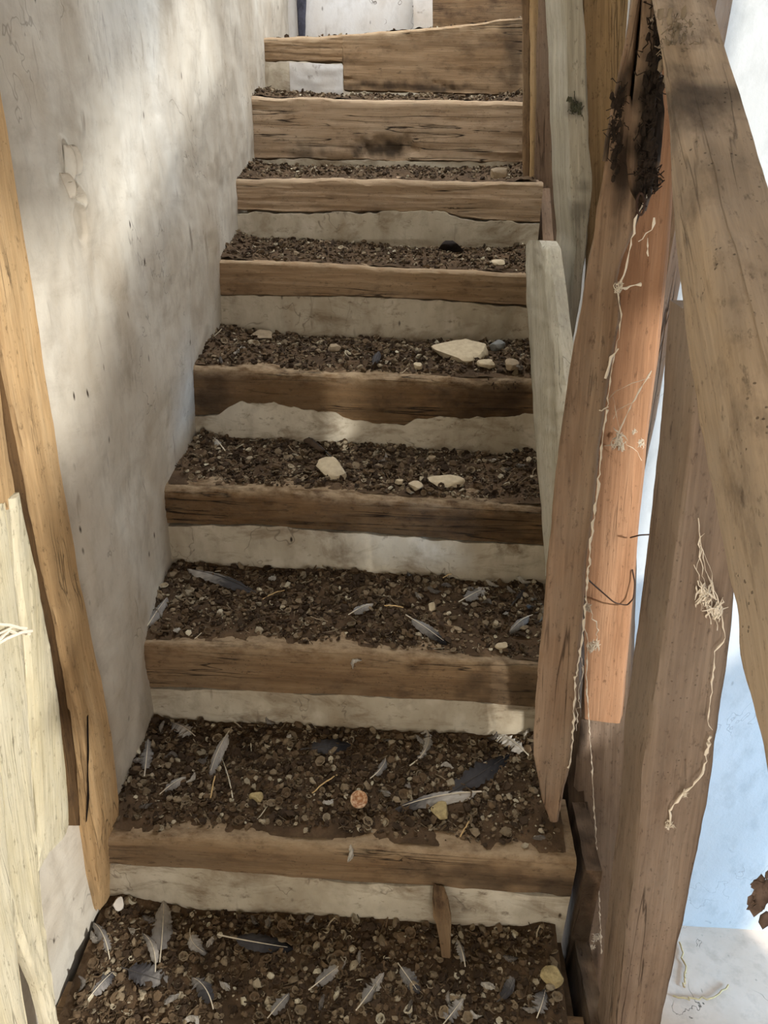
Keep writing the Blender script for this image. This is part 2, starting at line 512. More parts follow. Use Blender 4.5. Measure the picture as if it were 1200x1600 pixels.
# ------------------------------------------------------------------ staircase
stair = empty('staircase', (0.35, 0.0, 0.0), 'steep old staircase of worn timber nosings above grey plaster risers', 'staircase')
TOPS = [
    [(150, 1306), (190, 1308), (400, 1312), (600, 1326), (880, 1345), (930, 1348)],
    [(150, 1000), (210, 1003), (400, 1008), (560, 1015), (838, 1040), (900, 1046)],
    [(220, 757), (265, 760), (400, 763), (560, 772), (700, 784), (840, 793), (900, 797)],
    [(270, 566), (308, 571), (370, 572), (450, 580), (600, 586), (826, 594), (880, 596)],
    [(300, 405), (350, 406), (500, 411), (700, 421), (815, 427), (870, 430)],
    [(330, 277), (373, 278), (600, 279), (810, 284), (860, 285)],
    [(360, 149), (398, 150), (600, 154), (812, 156), (860, 157)],
    [(400, 59), (445, 57), (560, 51), (700, 38), (810, 27), (860, 20)]]
BOTS = [
    [(150, 1350), (190, 1352), (300, 1358), (450, 1371), (550, 1379), (700, 1388), (880, 1402), (930, 1406)],
    [(150, 1073), (210, 1075), (330, 1078), (550, 1088), (700, 1096), (838, 1106), (900, 1110)],
    [(220, 819), (265, 820), (400, 822), (550, 832), (700, 845), (840, 852), (900, 855)],
    [(270, 648), (308, 650), (340, 648), (375, 650), (430, 652), (520, 660), (620, 672), (700, 664), (826, 662), (880, 662)],
    [(300, 461), (350, 462), (550, 464), (700, 470), (815, 478), (870, 481)],
    [(330, 328), (373, 328), (450, 332), (600, 330), (690, 332), (720, 340), (810, 347), (860, 348)],
    [(360, 248), (398, 248), (470, 248), (600, 251), (812, 254), (860, 254)],
    [(400, 96), (445, 96), (535, 98), (537, 142), (700, 147), (810, 150), (860, 150)]]
# ragged top of the plaster where it is smeared over the timber
PLTOP = {3: [(270, 652), (308, 652), (340, 648), (360, 634), (378, 627), (400, 631), (430, 629), (470, 640), (520, 645), (550, 656), (590, 662), (630, 665), (650, 655), (690, 652), (720, 654), (760, 652), (826, 648), (880, 645)],
         5: [(330, 332), (373, 336), (400, 332), (470, 335), (520, 332), (560, 334), (620, 331), (680, 330), (700, 334), (720, 343), (760, 347), (790, 344), (810, 350), (860, 350)]}


def prof(pts, yplane):
    q = np.array([P(a, b, 1, yplane) for a, b in pts])
    return q[:, 0], q[:, 2]


STAIN = {6: [(P(600, 235, 1, YS[6]), (0.085, 0.1, 0.03), 0.85), (P(480, 238, 1, YS[6]), (0.06, 0.1, 0.02), 0.5)],
         0: [(P(800, 1375, 1, 0), (0.16, 0.1, 0.03), 0.45), (P(870, 1390, 1, 0), (0.05, 0.1, 0.05), 0.6)],
         1: [(P(790, 1075, 1, YS[1]), (0.1, 0.1, 0.06), 0.5), (P(215, 1040, 1, YS[1]), (0.02, 0.1, 0.06), 0.8)],
         2: [(P(740, 820, 1, YS[2]), (0.16, 0.1, 0.06), 0.4)],
         3: [(P(770, 625, 1, YS[3]), (0.12, 0.1, 0.06), 0.5), (P(330, 620, 1, YS[3]), (0.04, 0.1, 0.05), 0.5)],
         7: [(P(800, 90, 1, YS[7]), (0.04, 0.1, 0.12), 0.5), (P(640, 135, 1, YS[7]), (0.2, 0.1, 0.015), 0.8)]}


def nosing(i):
    y0 = YS[i]
    tx, tz = prof(TOPS[i], y0); bx, bz = prof(BOTS[i], y0)
    n = 170
    xs = np.linspace(-0.045, 0.735, n)
    if i == 7: xs = np.unique(np.r_[xs, np.linspace(bx[2] - 0.003, bx[3] + 0.003, 9)]); n = len(xs)
    top = np.interp(xs, tx, tz) + 0.0022 * fbm(xs * 14, i * 3.3, 0, 60 + i, 4)
    bot = np.interp(xs, bx, bz) + 0.0016 * fbm(xs * 22, i * 5.1, 0, 80 + i, 4)
    ring = []
    dep = 0.12 if i < 6 else 0.2
    mF = 20
    rr = 0.010 + 0.004 * nz(xs * 9, i, 0, 90)                    # worn arris
    # top surface from the back to the front
    for a in np.linspace(1, 0.0, 8):
        y = y0 + rr + (dep - rr) * a
        ring.append((y, top + 0.002 * fbm(xs * 8, a * 6 + i * 7, 0, 100 + i, 3) * (a > 0.05) - 0.002 * (1 - a)))
    for th in np.linspace(0.3, 1.2, 3):
        ring.append((y0 + rr * (1 - math.sin(th)), top - 0.002 - rr * (1 - math.cos(th))))
    for a in np.linspace(0, 1, mF):
        z = (top - rr) * (1 - a) + (bot + 0.003) * a
        g = 0.0016 * fbm(xs * 5, z * 130, i * 2, 120 + i, 4) + 0.0010 * nz(xs * 25, z * 420, i, 140 + i)
        crk = nz(xs * 3.0, z * 46, i * 4.4, 150 + i)
        g = g + 0.005 * np.exp(-(crk / 0.05) ** 2) * np.clip(nz(xs * 4, z * 12, i, 170 + i) * 3, 0, 1)
        if i == 6:                                                # rotten hollow
            c = P(610, 232, 1, y0)
            g = g + 0.014 * np.clip(1.3 - np.sqrt(((xs - c[0]) / 0.075) ** 2 + ((z - c[2]) / 0.026) ** 2) - 0.35 * nz(xs * 50, z * 60, 0, 5), 0, 1)
        ring.append((y0 + g, z))
    ring.append((y0 + 0.006, bot)); ring.append((y0 + 0.06, bot + 0.002)); ring.append((y0 + dep, bot + 0.002))
    kx = len(ring)
    V = np.zeros((n, kx, 3))
    for j, (y, z) in enumerate(ring):
        V[:, j, 0] = xs; V[:, j, 1] = y; V[:, j, 2] = z
    V = V.reshape(-1, 3)
    Fc = grid_faces(n, kx, True)
    Fc.append(list(range(kx))); Fc.append([(n - 1) * kx + j for j in range(kx - 1, -1, -1)])
    st = stain_at(V, STAIN.get(i, []), i)
    M = Matrix.Translation(Vector((0.35, y0, float(top.mean()))))
    du = np.tile(np.r_[np.linspace(0.5, 0.8, 8), [0.9, 0.9, 0.8], np.clip(0.75 - np.linspace(0, 1, mF) * 3.2, 0.12, 1), [0, 0, 0]], n)
    o = mesh('nosing', V, Fc, (M_NOSE, M_NOSE, M_NOSE_D, M_NOSE_D, M_NOSE_M, M_NOSE_L, M_NOSE_L, M_NOSE_M)[i], stair, M, 45, {'stain': st, 'dust': du})
    import bmesh
    b = bmesh.new(); b.from_mesh(o.data); bmesh.ops.recalc_face_normals(b, faces=b.faces); b.to_mesh(o.data); b.free()
    return o


def riser(i):
    y0 = YS[i]
    bx, bz = prof(BOTS[i], y0)
    n, mz = 150, 22
    xs = np.linspace(-0.045, 0.735, n)
    zb = (ZS[i - 1] if i else 0.0) - 0.03
    over = i in PLTOP
    if over:
        px, pz = prof(PLTOP[i], y0)
        top = np.interp(xs, px, pz) + 0.0022 * fbm(xs * 60, i, 0, 200 + i, 4)
    else:
        top = np.interp(xs, bx, bz) - 0.0015 + 0.0028 * fbm(xs * 30, i, 0, 200 + i, 4)
    rows = []
    for a in np.linspace(0, 1, mz):
        z = zb + (top - zb) * a
        y = y0 + (0.0 if over else 0.004) + 0.0035 * fbm(xs * 7, z * 9, i, 210 + i, 4) + 0.0008 * nz(xs * 60, z * 70, i, 220) - (0.004 * (1 - a) if over else 0.002)
        if over: y = np.minimum(y, y0 - 0.0025 * (a > 0.45))
        rows.append(np.c_[xs, y, z])
    rows.append(np.c_[xs, np.full(n, y0 + (0.001 if over else 0.012)), top + 0.001])
    rows.append(np.c_[xs, np.full(n, y0 + 0.05), top + (0.001 if over else -0.002)])
    rows.append(np.c_[xs, np.full(n, y0 + 0.05), np.full(n, zb)])
    V = np.array(rows).transpose(1, 0, 2).reshape(-1, 3)
    kx = len(rows)
    Fc = grid_faces(n, kx, True)
    Fc.append(list(range(kx))); Fc.append([(n - 1) * kx + j for j in range(kx - 1, -1, -1)])
    o = mesh('riser', V, Fc, M_RISER, stair, Matrix.Translation(Vector((0.35, y0, zb))), 50)
    import bmesh
    b = bmesh.new(); b.from_mesh(o.data); bmesh.ops.recalc_face_normals(b, faces=b.faces); b.to_mesh(o.data); b.free()
    return o


for i in range(8):
    nosing(i)
    riser(i)
# white plaster patch let into the lower left of the top beam
pa = P(452, 98, 1, YS[7] - 0.004); pb = P(536, 147, 1, YS[7] - 0.004)
loft('plaster_patch', [((pa[0], YS[7] - 0.003, pb[2] - 0.03), (pa[0], YS[7] - 0.003, pa[2] + 0.001)), ((pb[0], YS[7] - 0.003, pb[2] - 0.03), (pb[0], YS[7] - 0.003, pa[2]))],
     (0, 0.05, 0), M_LOFT, stair, n=24, m=12, rough=0.002, edge=0.0015)
# treads: a block of earth and rubble behind each nosing, and the two steps below the frame
M_EARTH = flat('packed_earth', (82, 66, 50), 0.35)
for i in range(-1, 8):
    y0 = YS[i] + 0.09 if i >= 0 else -0.235
    y1 = YS[i + 1] + 0.05 if i < 7 else 2.02
    z1 = (ZS[i] if i >= 0 else 0.0) - 0.012
    slab('tread', (-0.045, y0, z1 - 0.16), (0.735, y1, z1), M_EARTH, None, (24, 6, 1), stair, 0.003)
slab('nosing', (-0.045, -0.255, -0.10), (0.746, -0.12, 0.0), M_NOSE, None, (20, 3, 3), stair, 0.003)
slab('riser', (-0.045, -0.245, zf), (0.746, -0.13, -0.10), M_RISER, None, (20, 1, 6), stair, 0.003)
# winder beam at the top right, and a white block at its side
yb = 1.86
loft('nosing', [(P(676, 100, 1, yb), P(676, -60, 1, yb)), (P(740, 100, 1, yb), P(740, -60, 1, yb)), (P(815, 100, 1, yb), P(815, -70, 1, yb)), (P(860, 100, 1, yb), P(860, -70, 1, yb))],
     (0, 0.12, 0), M_NOSE, stair, n=50, m=14, rough=0.003)
loft('plaster_patch', [(P(648, 100, 1, yb), P(644, -60, 1, yb)), (P(677, 100, 1, yb), P(675, -60, 1, yb))], (0, 0.12, 0), M_LOFT, stair, n=12, m=10, rough=0.003)
# closed string on the right under the balustrade
loft('stringer', [((0.742, 1.75, 1.10), (0.742, 1.75, 1.40)), ((0.742, 0.9, 0.45), (0.742, 0.9, 0.80)), ((0.742, 0.25, -0.08), (0.742, 0.25, 0.28)), ((0.742, 0.12, -0.25), (0.742, 0.12, 0.15))],
     (0.03, 0, 0), M_POST, stair, n=60, m=8, stains=[((0.74, 0.05, 0.2), (0.1, 0.25, 0.2), 0.8)])

loft('stringer', [((0.748, 0.14, zf), (0.748, 0.14, 0.165)), ((0.748, 0.002, zf), (0.748, 0.002, 0.165)), ((0.748, -0.004, zf), (0.748, -0.004, 0.012)), ((0.748, -0.26, zf), (0.748, -0.26, 0.012))],
     (0.03, 0, 0), M_POST, stair, n=60, m=10, stains=[((0.74, 0.0, 0.05), (0.1, 0.25, 0.25), 0.75)])
# dark strip standing in for a dark vertical gap at the head of the stairs
loft('gap_strip_1', [(P(463, -60, 1, 2.0), P(476, -60, 1, 2.0)), (P(464, 0, 1, 2.0), P(477, 0, 1, 2.0)), (P(466, 58, 1, 2.0), P(475, 58, 1, 2.0)), (P(466, 110, 1, 2.0), P(475, 110, 1, 2.0))], (0, 0.03, 0), flat('dark_gap', (62, 62, 72), 0.5), None, n=30, m=6, ext=0.6)['kind'] = 'structure'

# ------------------------------------------------------------------ balustrade (right)
bal = empty('balustrade', (0.75, 0.0, 0.0), 'rough timber balustrade of leaning posts, boards and sloping handrail', 'balustrade')


def pyr(plane, *pairs):
    return [(P(*a, 1, plane), P(*b, 1, plane)) for a, b in pairs]


# sloping handrail, inner face at x = 0.66
XR = 0.66
lo = [P(*q, 0, XR) for q in ((1035, 120), (1040, 300), (1047, 450), (1066, 600), (1120, 900), (1145, 1050), (1190, 1250))]
up0, up1 = P(1108, 0, 0, XR + 0.05), P(1200, 290, 0, XR + 0.05)
ud = (up1 - up0) / (up1[1] - up0[1])


def rail_pair(yl):
    ys = np.array([p[1] for p in lo])[::-1]; zs = np.array([p[2] for p in lo])[::-1]
    sl = (zs[-1] - zs[0]) / (ys[-1] - ys[0])
    z = np.interp(yl, ys, zs)
    if yl > ys[-1]: z = zs[-1] + (yl - ys[-1]) * sl
    if yl < ys[0]: z = zs[0] + (yl - ys[0]) * sl
    return z


pairs = []
for yl in np.linspace(0.26, -0.545, 18):
    zl = rail_pair(yl)
    yu = yl - 0.06
    pairs.append((np.array([XR, yl, zl]), np.array([XR, yu, up0[2] + ud[2] * (yu - up0[1])])))
rail = loft('handrail', pairs, (0.05, 0.0, 0.0), M_RAIL, bal, n=130, m=16, rough=0.0012, edge=0.003, rnd=0.022, seed=4,
            stains=[(P(1075, 60, 0, XR), (0.06, 0.05, 0.05), 0.8), (P(1060, 150, 0, XR), (0.06, 0.04, 0.04), 0.7), (P(1172, 505, 0, XR), (0.05, 0.012, 0.02), 0.8), (P(1100, 230, 0, XR), (0.05, 0.05, 0.05), 0.3)])
tag(rail, 'thick sloping handrail stained dark near its upper end')

# main brown post with a ragged waney right edge, standing on the first step
YD = 0.06
d = loft('post', pyr(YD, ((958, 150), (985, 150)), ((951, 205), (1000, 205)), ((944, 250), (1016, 250)), ((938, 300), (1013, 300)), ((922, 400), (975, 400)), ((915, 440), (964, 442)), ((905, 490), (971, 492)), ((892, 560), (958, 560)),
                     ((880, 640), (944, 640)), ((866, 760), (932, 760)), ((853, 900), (914, 900)), ((845, 1000), (908, 1000)), ((836, 1100), (900, 1100)), ((832, 1180), (893, 1195)), ((846, 1250), (878, 1250)), ((863, 1300), (868, 1302))),
         (0.012, 0.055, 0.0), M_POST, bal, n=150, m=14, rough=0.0007, edge=0.0018, seed=11,
         stains=[(P(975, 270, 1, YD), (0.012, 0.05, 0.05), 0.9), (P(1010, 270, 1, YD), (0.014, 0.05, 0.05), 0.9)])
tag(d, 'brown inner post with a ragged cobwebbed edge and pointed foot')
pl = loft('post_prong', pyr(YD, ((992, -60), (1008, -60)), ((986, 0), (1000, 0)), ((962, 140), (985, 140)), ((943, 252), (975, 252))), (0.012, 0.055, 0), M_POST, bal, n=40, m=6, rough=0.002, seed=12,
          stains=[(P(968, 160, 1, YD), (0.012, 0.05, 0.05), 0.9), (P(962, 220, 1, YD), (0.012, 0.05, 0.05), 0.9)])
pc = loft('post_prong', pyr(YD + 0.035, ((998, -60), (1025, -60)), ((990, 0), (1020, 0)), ((975, 140), (1005, 140)), ((965, 260), (995, 260))), (0.01, 0.02, 0), M_POST, bal, n=40, m=6, rough=0.002, seed=13,
          stains=[(P(985, 200, 1, YD + .03), (0.05, 0.05, 0.06), 0.7)])
pr_ = loft('post_prong', pyr(YD - 0.004, ((1012, -60), (1036, -60)), ((1004, 5), (1030, 5)), ((995, 100), (1034, 100)), ((985, 170), (1040, 170)), ((978, 252), (1030, 252)), ((985, 300), (1016, 300)), ((998, 325), (1008, 330))), (0.008, 0.05, 0), M_POST, bal, n=60, m=10, rough=0.003, seed=14,
           stains=[(P(1022, 200, 1, YD), (0.03, 0.05, 0.10), 1.0), (P(1028, 90, 1, YD), (0.01, 0.05, 0.05), 0.9), (P(1005, 280, 1, YD), (0.02, 0.05, 0.05), 1.0)])
# sunlit sawn board behind the post
fb = loft('board', pyr(0.125, ((1000, 60), (1062, 60)), ((985, 260), (1048, 260)), ((970, 400), (1039, 410)), ((940, 560), (1023, 560)), ((925, 700), (1006, 700)), ((915, 870), (990, 870)), ((912, 1000), (980, 1000)), ((914, 1124), (968, 1131))),
          (0.010, 0.022, 0.0), M_ORANGE, bal, n=120, m=10, rough=0.0008, edge=0.0008, rnd=0.002, seed=21)
tag(fb, 'orange-brown sawn board lit by daylight')
loft('crack', pyr(0.1235, ((994, 500), (996, 500)), ((989, 545), (993, 545)), ((982, 590), (985, 590)), ((977, 608), (978, 608))), (0, 0.003, 0), flat('crack_shade', (24, 16, 12)), fb, n=20, m=2, rough=0.0, edge=0.0006, rnd=0.0003)  # dark strip paints the shade inside the crack
# grey post below it
loft('post', pyr(0.150, ((930, 700), (990, 700)), ((915, 1000), (985, 1000)), ((906, 1140), (982, 1170)), ((893, 1250), (975, 1250)), ((893, 1400), (962, 1400)), ((896, 1500), (955, 1500)), ((900, 1700), (950, 1700))),
     (0.02, 0.05, 0.0), M_NEWEL, bal, n=100, m=10, rough=0.0015, seed=22,
     stains=[(P(900, 1380, 1, .15), (0.012, 0.06, 0.12), 0.55), (P(928, 1500, 1, .15), (0.01, 0.05, 0.04), 0.7), (P(905, 1160, 1, .15), (0.012, 0.05, 0.06), 0.8)])
# big square newel in front
h = loft('newel_post', pyr(-0.20, ((1092, 500), (1175, 500)), ((1075, 700), (1165, 700)), ((1052, 900), (1150, 900)), ((1032, 1040), (1138, 1040)), ((1008, 1190), (1112, 1220)), ((990, 1380), (1080, 1390)), ((975, 1500), (1056, 1500)), ((962, 1600), (1034, 1600)), ((940, 1760), (1000, 1760))),
         (0.0, 0.085, 0.0), M_NEWEL, bal, n=140, m=14, rough=0.0007, edge=0.0014, seed=31)
tag(h, 'broad square newel post rising to the handrail')
# grey board posts higher up the stairs
b1 = loft('post', pyr(0.78, ((880, -60), (910, -60)), ((884, 0), (912, 0)), ((888, 150), (918, 150)), ((892, 290), (925, 290)), ((897, 380), (918, 380)), ((893, 480), (905, 480)), ((886, 560), (892, 560)), ((880, 620), (884, 620))),
          (0.0, 0.24, 0.0), M_GREY, bal, ext=0.6, n=140, m=8, rough=0.0012, seed=41,
          stains=[(P(898, 165, 1, .78), (0.018, 0.05, 0.02), 0.8), (P(905, 330, 1, .78), (0.02, 0.05, 0.05), 0.5)])
tag(b1, 'grey weathered post with a mossy spot beside the brown board')
loft('board', pyr(0.86, ((905, -60), (985, -60)), ((912, 0), (982, 0)), ((915, 180), (970, 180)), ((920, 420), (950, 420)), ((905, 600), (930, 600))), (0.0, 0.03, 0.0), M_GOLD, bal, ext=0.6, n=100, m=8, rough=0.001, seed=42)
loft('board', [((0.815, 0.35, 0.10), (0.815, 0.74, 0.10)), ((0.815, 0.35, 0.9), (0.815, 0.74, 0.9)), ((0.815, 0.35, 1.5), (0.815, 0.74, 1.5))], (0.025, 0, 0), M_POST, bal, n=60, m=8, seed=43)  # added hidden panel that blocks window light from the steps
# slender boards by the upper steps
loft('board', pyr(1.20, ((815, -60), (828, -60)), ((815, 0), (828, 0)), ((816, 150), (830, 150)), ((818, 345), (827, 345))), (0.012, 0.05, 0.0), M_NOSE, bal, ext=0.6, n=90, m=6, rough=0.0015, seed=51)
loft('board', pyr(1.185, ((828, -60), (838, -60)), ((828, 0), (838, 0)), ((829, 150), (837, 150)), ((827, 330), (832, 330))), (0.006, 0.03, 0.0), M_GOLD, bal, ext=0.6, n=90, m=4, rough=0.0015, seed=52)  # pale strip; the lit edge of the slender board is put into its colour
loft('board', pyr(1.30, ((832, -60), (880, -60)), ((833, 0), (880, 0)), ((834, 200), (880, 200)), ((832, 400), (880, 400))), (0.0, 0.03, 0.0), M_POST, bal, ext=0.6, n=80, m=6, rough=0.002, seed=53)
# low grey board with a rounded head running down beside the steps
XE = 0.675
e = loft('stair_string_board', [(P(*a, 0, XE), P(*b, 0, XE)) for a, b in (((825, 375), (845, 376)), ((820, 384), (851, 388)), ((818, 420), (857, 440)), ((820, 480), (864, 500)), ((825, 560), (872, 570)), ((830, 640), (880, 640)), ((836, 720), (876, 720)), ((846, 830), (868, 800)), ((852, 900), (868, 900)))],
         (0.028, 0.0, 0.0), M_GREY, bal, n=110, m=12, rough=0.0012, edge=0.001, rnd=0.008, seed=61)
tag(e, 'low grey board with a rounded head')

# ------------------------------------------------------------------ left: door post and boarding
lp = empty('timber_post', (0.0, -0.03, 0.0), 'pale weathered timber post against the left plaster wall', 'post')
YP = -0.025
loft('shaft', pyr(YP, ((-132, 0), (-88, 0)), ((-88, 250), (-42, 250)), ((-52, 450), (-6, 450)), ((-16, 640), (28, 640)), ((16, 790), (56, 790)), ((45, 920), (82, 920)), ((76, 1060), (111, 1060)), ((102, 1190), (142, 1190)), ((118, 1290), (154, 1290)), ((130, 1380), (156, 1380)), ((140, 1418), (156, 1420))),
     (0.010, 0.055, 0.0), M_GOLD, lp, ext=0.8, n=200, m=12, rough=0.0014, edge=0.0012, seed=71, cap_rough=0.006,
     stains=[(P(135, 1390, 1, YP), (0.02, 0.05, 0.03), 0.35)])
loft('split', pyr(YP - 0.003, ((135, 1120), (135.4, 1120)), ((136.5, 1180), (137.5, 1180)), ((136, 1240), (138.5, 1240)), ((134, 1285), (135, 1285))), (0, 0.004, 0), bpy.data.materials['crack_shade'], lp, n=30, m=2, rough=0.0, edge=0.0008, rnd=0.0003)  # thin dark strip stands for the shade within the split
clad = empty('plank_boarding', (0.0, -0.3, 0.0), 'pale limewashed planks boarding the left wall below the timber post', 'boarding')
XB = 0.012


def pxr(x, *pairs):
    return [(P(*a, 0, x), P(*b, 0, x)) for a, b in pairs]


loft('gap_shade_board', pxr(-0.004, ((-150, 240), (-20, 300)), ((-80, 560), (26, 600)), ((-30, 800), (66, 800)), ((0, 1000), (100, 1000)), ((50, 1200), (122, 1190)), ((80, 1290), (128, 1290))), (-0.008, 0, 0), M_NOSE_D, clad, ext=0.5, n=80, m=8, rough=0.0015, seed=86)  # dark board standing in for the shaded gap between planks and post
loft('plank', pxr(XB, ((20, 780), (34, 770)), ((30, 900), (60, 900)), ((42, 1000), (80, 1000)), ((50, 1100), (96, 1100)), ((56, 1200), (106, 1200)), ((62, 1270), (112, 1280)), ((62, 1310), (108, 1302)), ((60, 1345), (80, 1330)), ((59, 1366), (62, 1362))),
     (-0.013, 0, 0), M_PALE, clad, n=100, m=10, rough=0.0012, edge=0.001, rnd=0.006, seed=81)
loft('plank', pxr(XB - 0.001, ((-70, 800), (12, 786)), ((-60, 900), (26, 900)), ((-50, 1000), (40, 1000)), ((-30, 1100), (48, 1100)), ((-20, 1200), (54, 1200)), ((-10, 1300), (60, 1300)), ((20, 1440), (72, 1440)), ((60, 1540), (88, 1560)), ((85, 1640), (96, 1640))),
     (-0.013, 0, 0), M_PALE, clad, n=110, m=12, rough=0.0012, edge=0.001, rnd=0.005, seed=82)
loft('plank', pxr(XB + 0.004, ((-160, 1000), (-40, 960)), ((-120, 1100), (-12, 1080)), ((-90, 1250), (10, 1220)), ((-60, 1400), (22, 1400)), ((-30, 1560), (40, 1560)), ((-10, 1680), (60, 1680)), ((60, 2000), (130, 2000))),
     (-0.013, 0, 0), M_PALE, clad, ext=0.9, n=120, m=12, rough=0.0012, edge=0.001, rnd=0.005, seed=83)
loft('plank', pxr(XB - 0.006, ((-80, 380), (-22, 440)), ((-60, 560), (2, 570)), ((-40, 680), (14, 680)), ((-30, 780), (27, 770)), ((-25, 800), (27, 795))),
     (-0.013, 0, 0), M_GOLD, clad, ext=0.7, n=90, m=8, rough=0.0015, seed=84)
loft('plank', [((XB, -0.62, 2.2), (XB, -0.42, 2.2)), ((XB, -0.61, 1.0), (XB, -0.41, 1.0)), ((XB, -0.62, zf), (XB, -0.42, zf))], (-0.013, 0, 0), M_PALE, clad, n=60, m=8, rough=0.0015, seed=85)

# ------------------------------------------------------------------ debris on the treads
def bed_z(i, x, y):
    """surface of the dirt lying on tread i (-1 = the lowest, in front of the first nosing)"""
    z0 = ZS[i] if i >= 0 else 0.0
    ya = YS[i] if i >= 0 else -0.25
    yb_ = YS[i + 1] if i < 7 else 1.9
    t = np.clip((y - ya) / (yb_ - ya), 0, 1)
    if i >= 0:
        tx, tz = prof(TOPS[i], YS[i])
        z0 = np.interp(x, tx, tz)
    e = ES[i + 1] if i < 7 else 0.0
    base = z0 - 0.006 + (e + 0.006) * np.clip(t * 1.25, 0, 1) ** 0.8 if i >= 0 else 0.003 + e * t
    n = 0.0042 * fbm(x * 18, y * 18, i * 3.7, 300 + i, 3) + 0.0022 * fbm(x * 75, y * 75, i, 320, 2)
    side = 0.012 * np.exp(-np.abs(x - 0.0) / 0.035) + 0.012 * np.exp(-np.abs(x - 0.70) / 0.04)
    return base + n + side * (0.4 + t)


def ico():
    g = (1 + 5 ** 0.5) / 2
    v = np.array([(-1, g, 0), (1, g, 0), (-1, -g, 0), (1, -g, 0), (0, -1, g), (0, 1, g), (0, -1, -g), (0, 1, -g), (g, 0, -1), (g, 0, 1), (-g, 0, -1), (-g, 0, 1)], float)
    v /= np.linalg.norm(v[0])
    f = [(0, 11, 5), (0, 5, 1), (0, 1, 7), (0, 7, 10), (0, 10, 11), (1, 5, 9), (5, 11, 4), (11, 10, 2), (10, 7, 6), (7, 1, 8), (3, 9, 4), (3, 4, 2), (3, 2, 6), (3, 6, 8), (3, 8, 9), (4, 9, 5), (2, 4, 11), (6, 2, 10), (8, 6, 7), (9, 8, 1)]
    return v, f


def shapes():
    r = np.random.default_rng(5)
    out = []
    v, f = ico()
    for k in range(4):                                             # crumbs
        out.append((v * (0.7 + 0.5 * r.random((12, 1))) * np.array([1, 0.8, 0.6]), f))
    for k in range(4):                                             # curled husks: open cups with a rim
        a = np.linspace(0, 2 * math.pi, 8)[:-1]
        ri = np.c_[np.cos(a) * 0.55, np.sin(a) * 0.5, np.full(7, -0.25)]
        ro = np.c_[np.cos(a), np.sin(a) * 0.85, 0.25 + 0.25 * r.random(7)]
        rt = ro * np.array([0.82, 0.82, 1.0]) + np.array([0, 0, 0.02])
        vv = np.vstack([ri, ro, rt, ri * np.array([0.8, 0.8, 0.6]) + np.array([0, 0, 0.12])])
        ff = []
        for j in range(7):
            q = (j + 1) % 7
            ff += [(j, q, 7 + q, 7 + j), (7 + j, 7 + q, 14 + q, 14 + j), (14 + j, 14 + q, 21 + q, 21 + j)]
        ff += [tuple(range(6, -1, -1)), tuple(range(21, 28))]
        out.append((vv, ff))
    for k in range(4):                                             # flat bent flakes
        a = np.linspace(0, 2 * math.pi, 7)[:-1] + r.random(6) * 0.5
        rad = 0.7 + 0.5 * r.random(6)
        x, y = np.cos(a) * rad, np.sin(a) * rad * 0.75
        zc = 0.35 * x * x * (r.random() - 0.3)
        vv = np.vstack([np.c_[x, y, zc], np.c_[x * 0.95, y * 0.95, zc + 0.16]])
        ff = [tuple(range(5, -1, -1)), tuple(range(6, 12))] + [(j, (j + 1) % 6, 6 + (j + 1) % 6, 6 + j) for j in range(6)]
        out.append((vv, ff))
    for k in range(2):                                             # bits of straw
        x = np.linspace(-1, 1, 4)
        c = np.c_[x, 0.12 * r.standard_normal(4), 0.05 * r.standard_normal(4)]
        tri = np.array([(0, 0.07, 0), (0, -0.05, 0.06), (0, -0.05, -0.06)])
        vv = (c[:, None] + tri[None]).reshape(-1, 3)
        ff = grid_faces(4, 3, True) + [(0, 2, 1), (9, 10, 11)]
        out.append((vv, ff))
    return out


SHAPES = shapes()
TINTS = [(srgb(66, 53, 41), 0.36), (srgb(98, 81, 62), 0.36), (srgb(126, 111, 90), 0.20), (srgb(158, 146, 124), 0.06), (srgb(190, 181, 158), 0.02)]


def rotm(a, b, c):
    ca, sa, cb, sb, cc, s_ = np.cos(a), np.sin(a), np.cos(b), np.sin(b), np.cos(c), np.sin(c)
    Z = np.zeros_like(a); O = np.ones_like(a)
    Rz = np.array([[cc, -s_, Z], [s_, cc, Z], [Z, Z, O]]).transpose(2, 0, 1)
    Ry = np.array([[cb, Z, sb], [Z, O, Z], [-sb, Z, cb]]).transpose(2, 0, 1)
    Rx = np.array([[O, Z, Z], [Z, ca, -sa], [Z, sa, ca]]).transpose(2, 0, 1)
    return Rz @ Ry @ Rx


NAMES = ['lowest', 'second', 'third', 'fourth', 'fifth', 'sixth', 'seventh', 'eighth', 'topmost']
DENS = {-1: 3200, 0: 3000, 1: 2600, 2: 2300, 3: 1900, 4: 1500, 5: 1100, 6: 900, 7: 300}


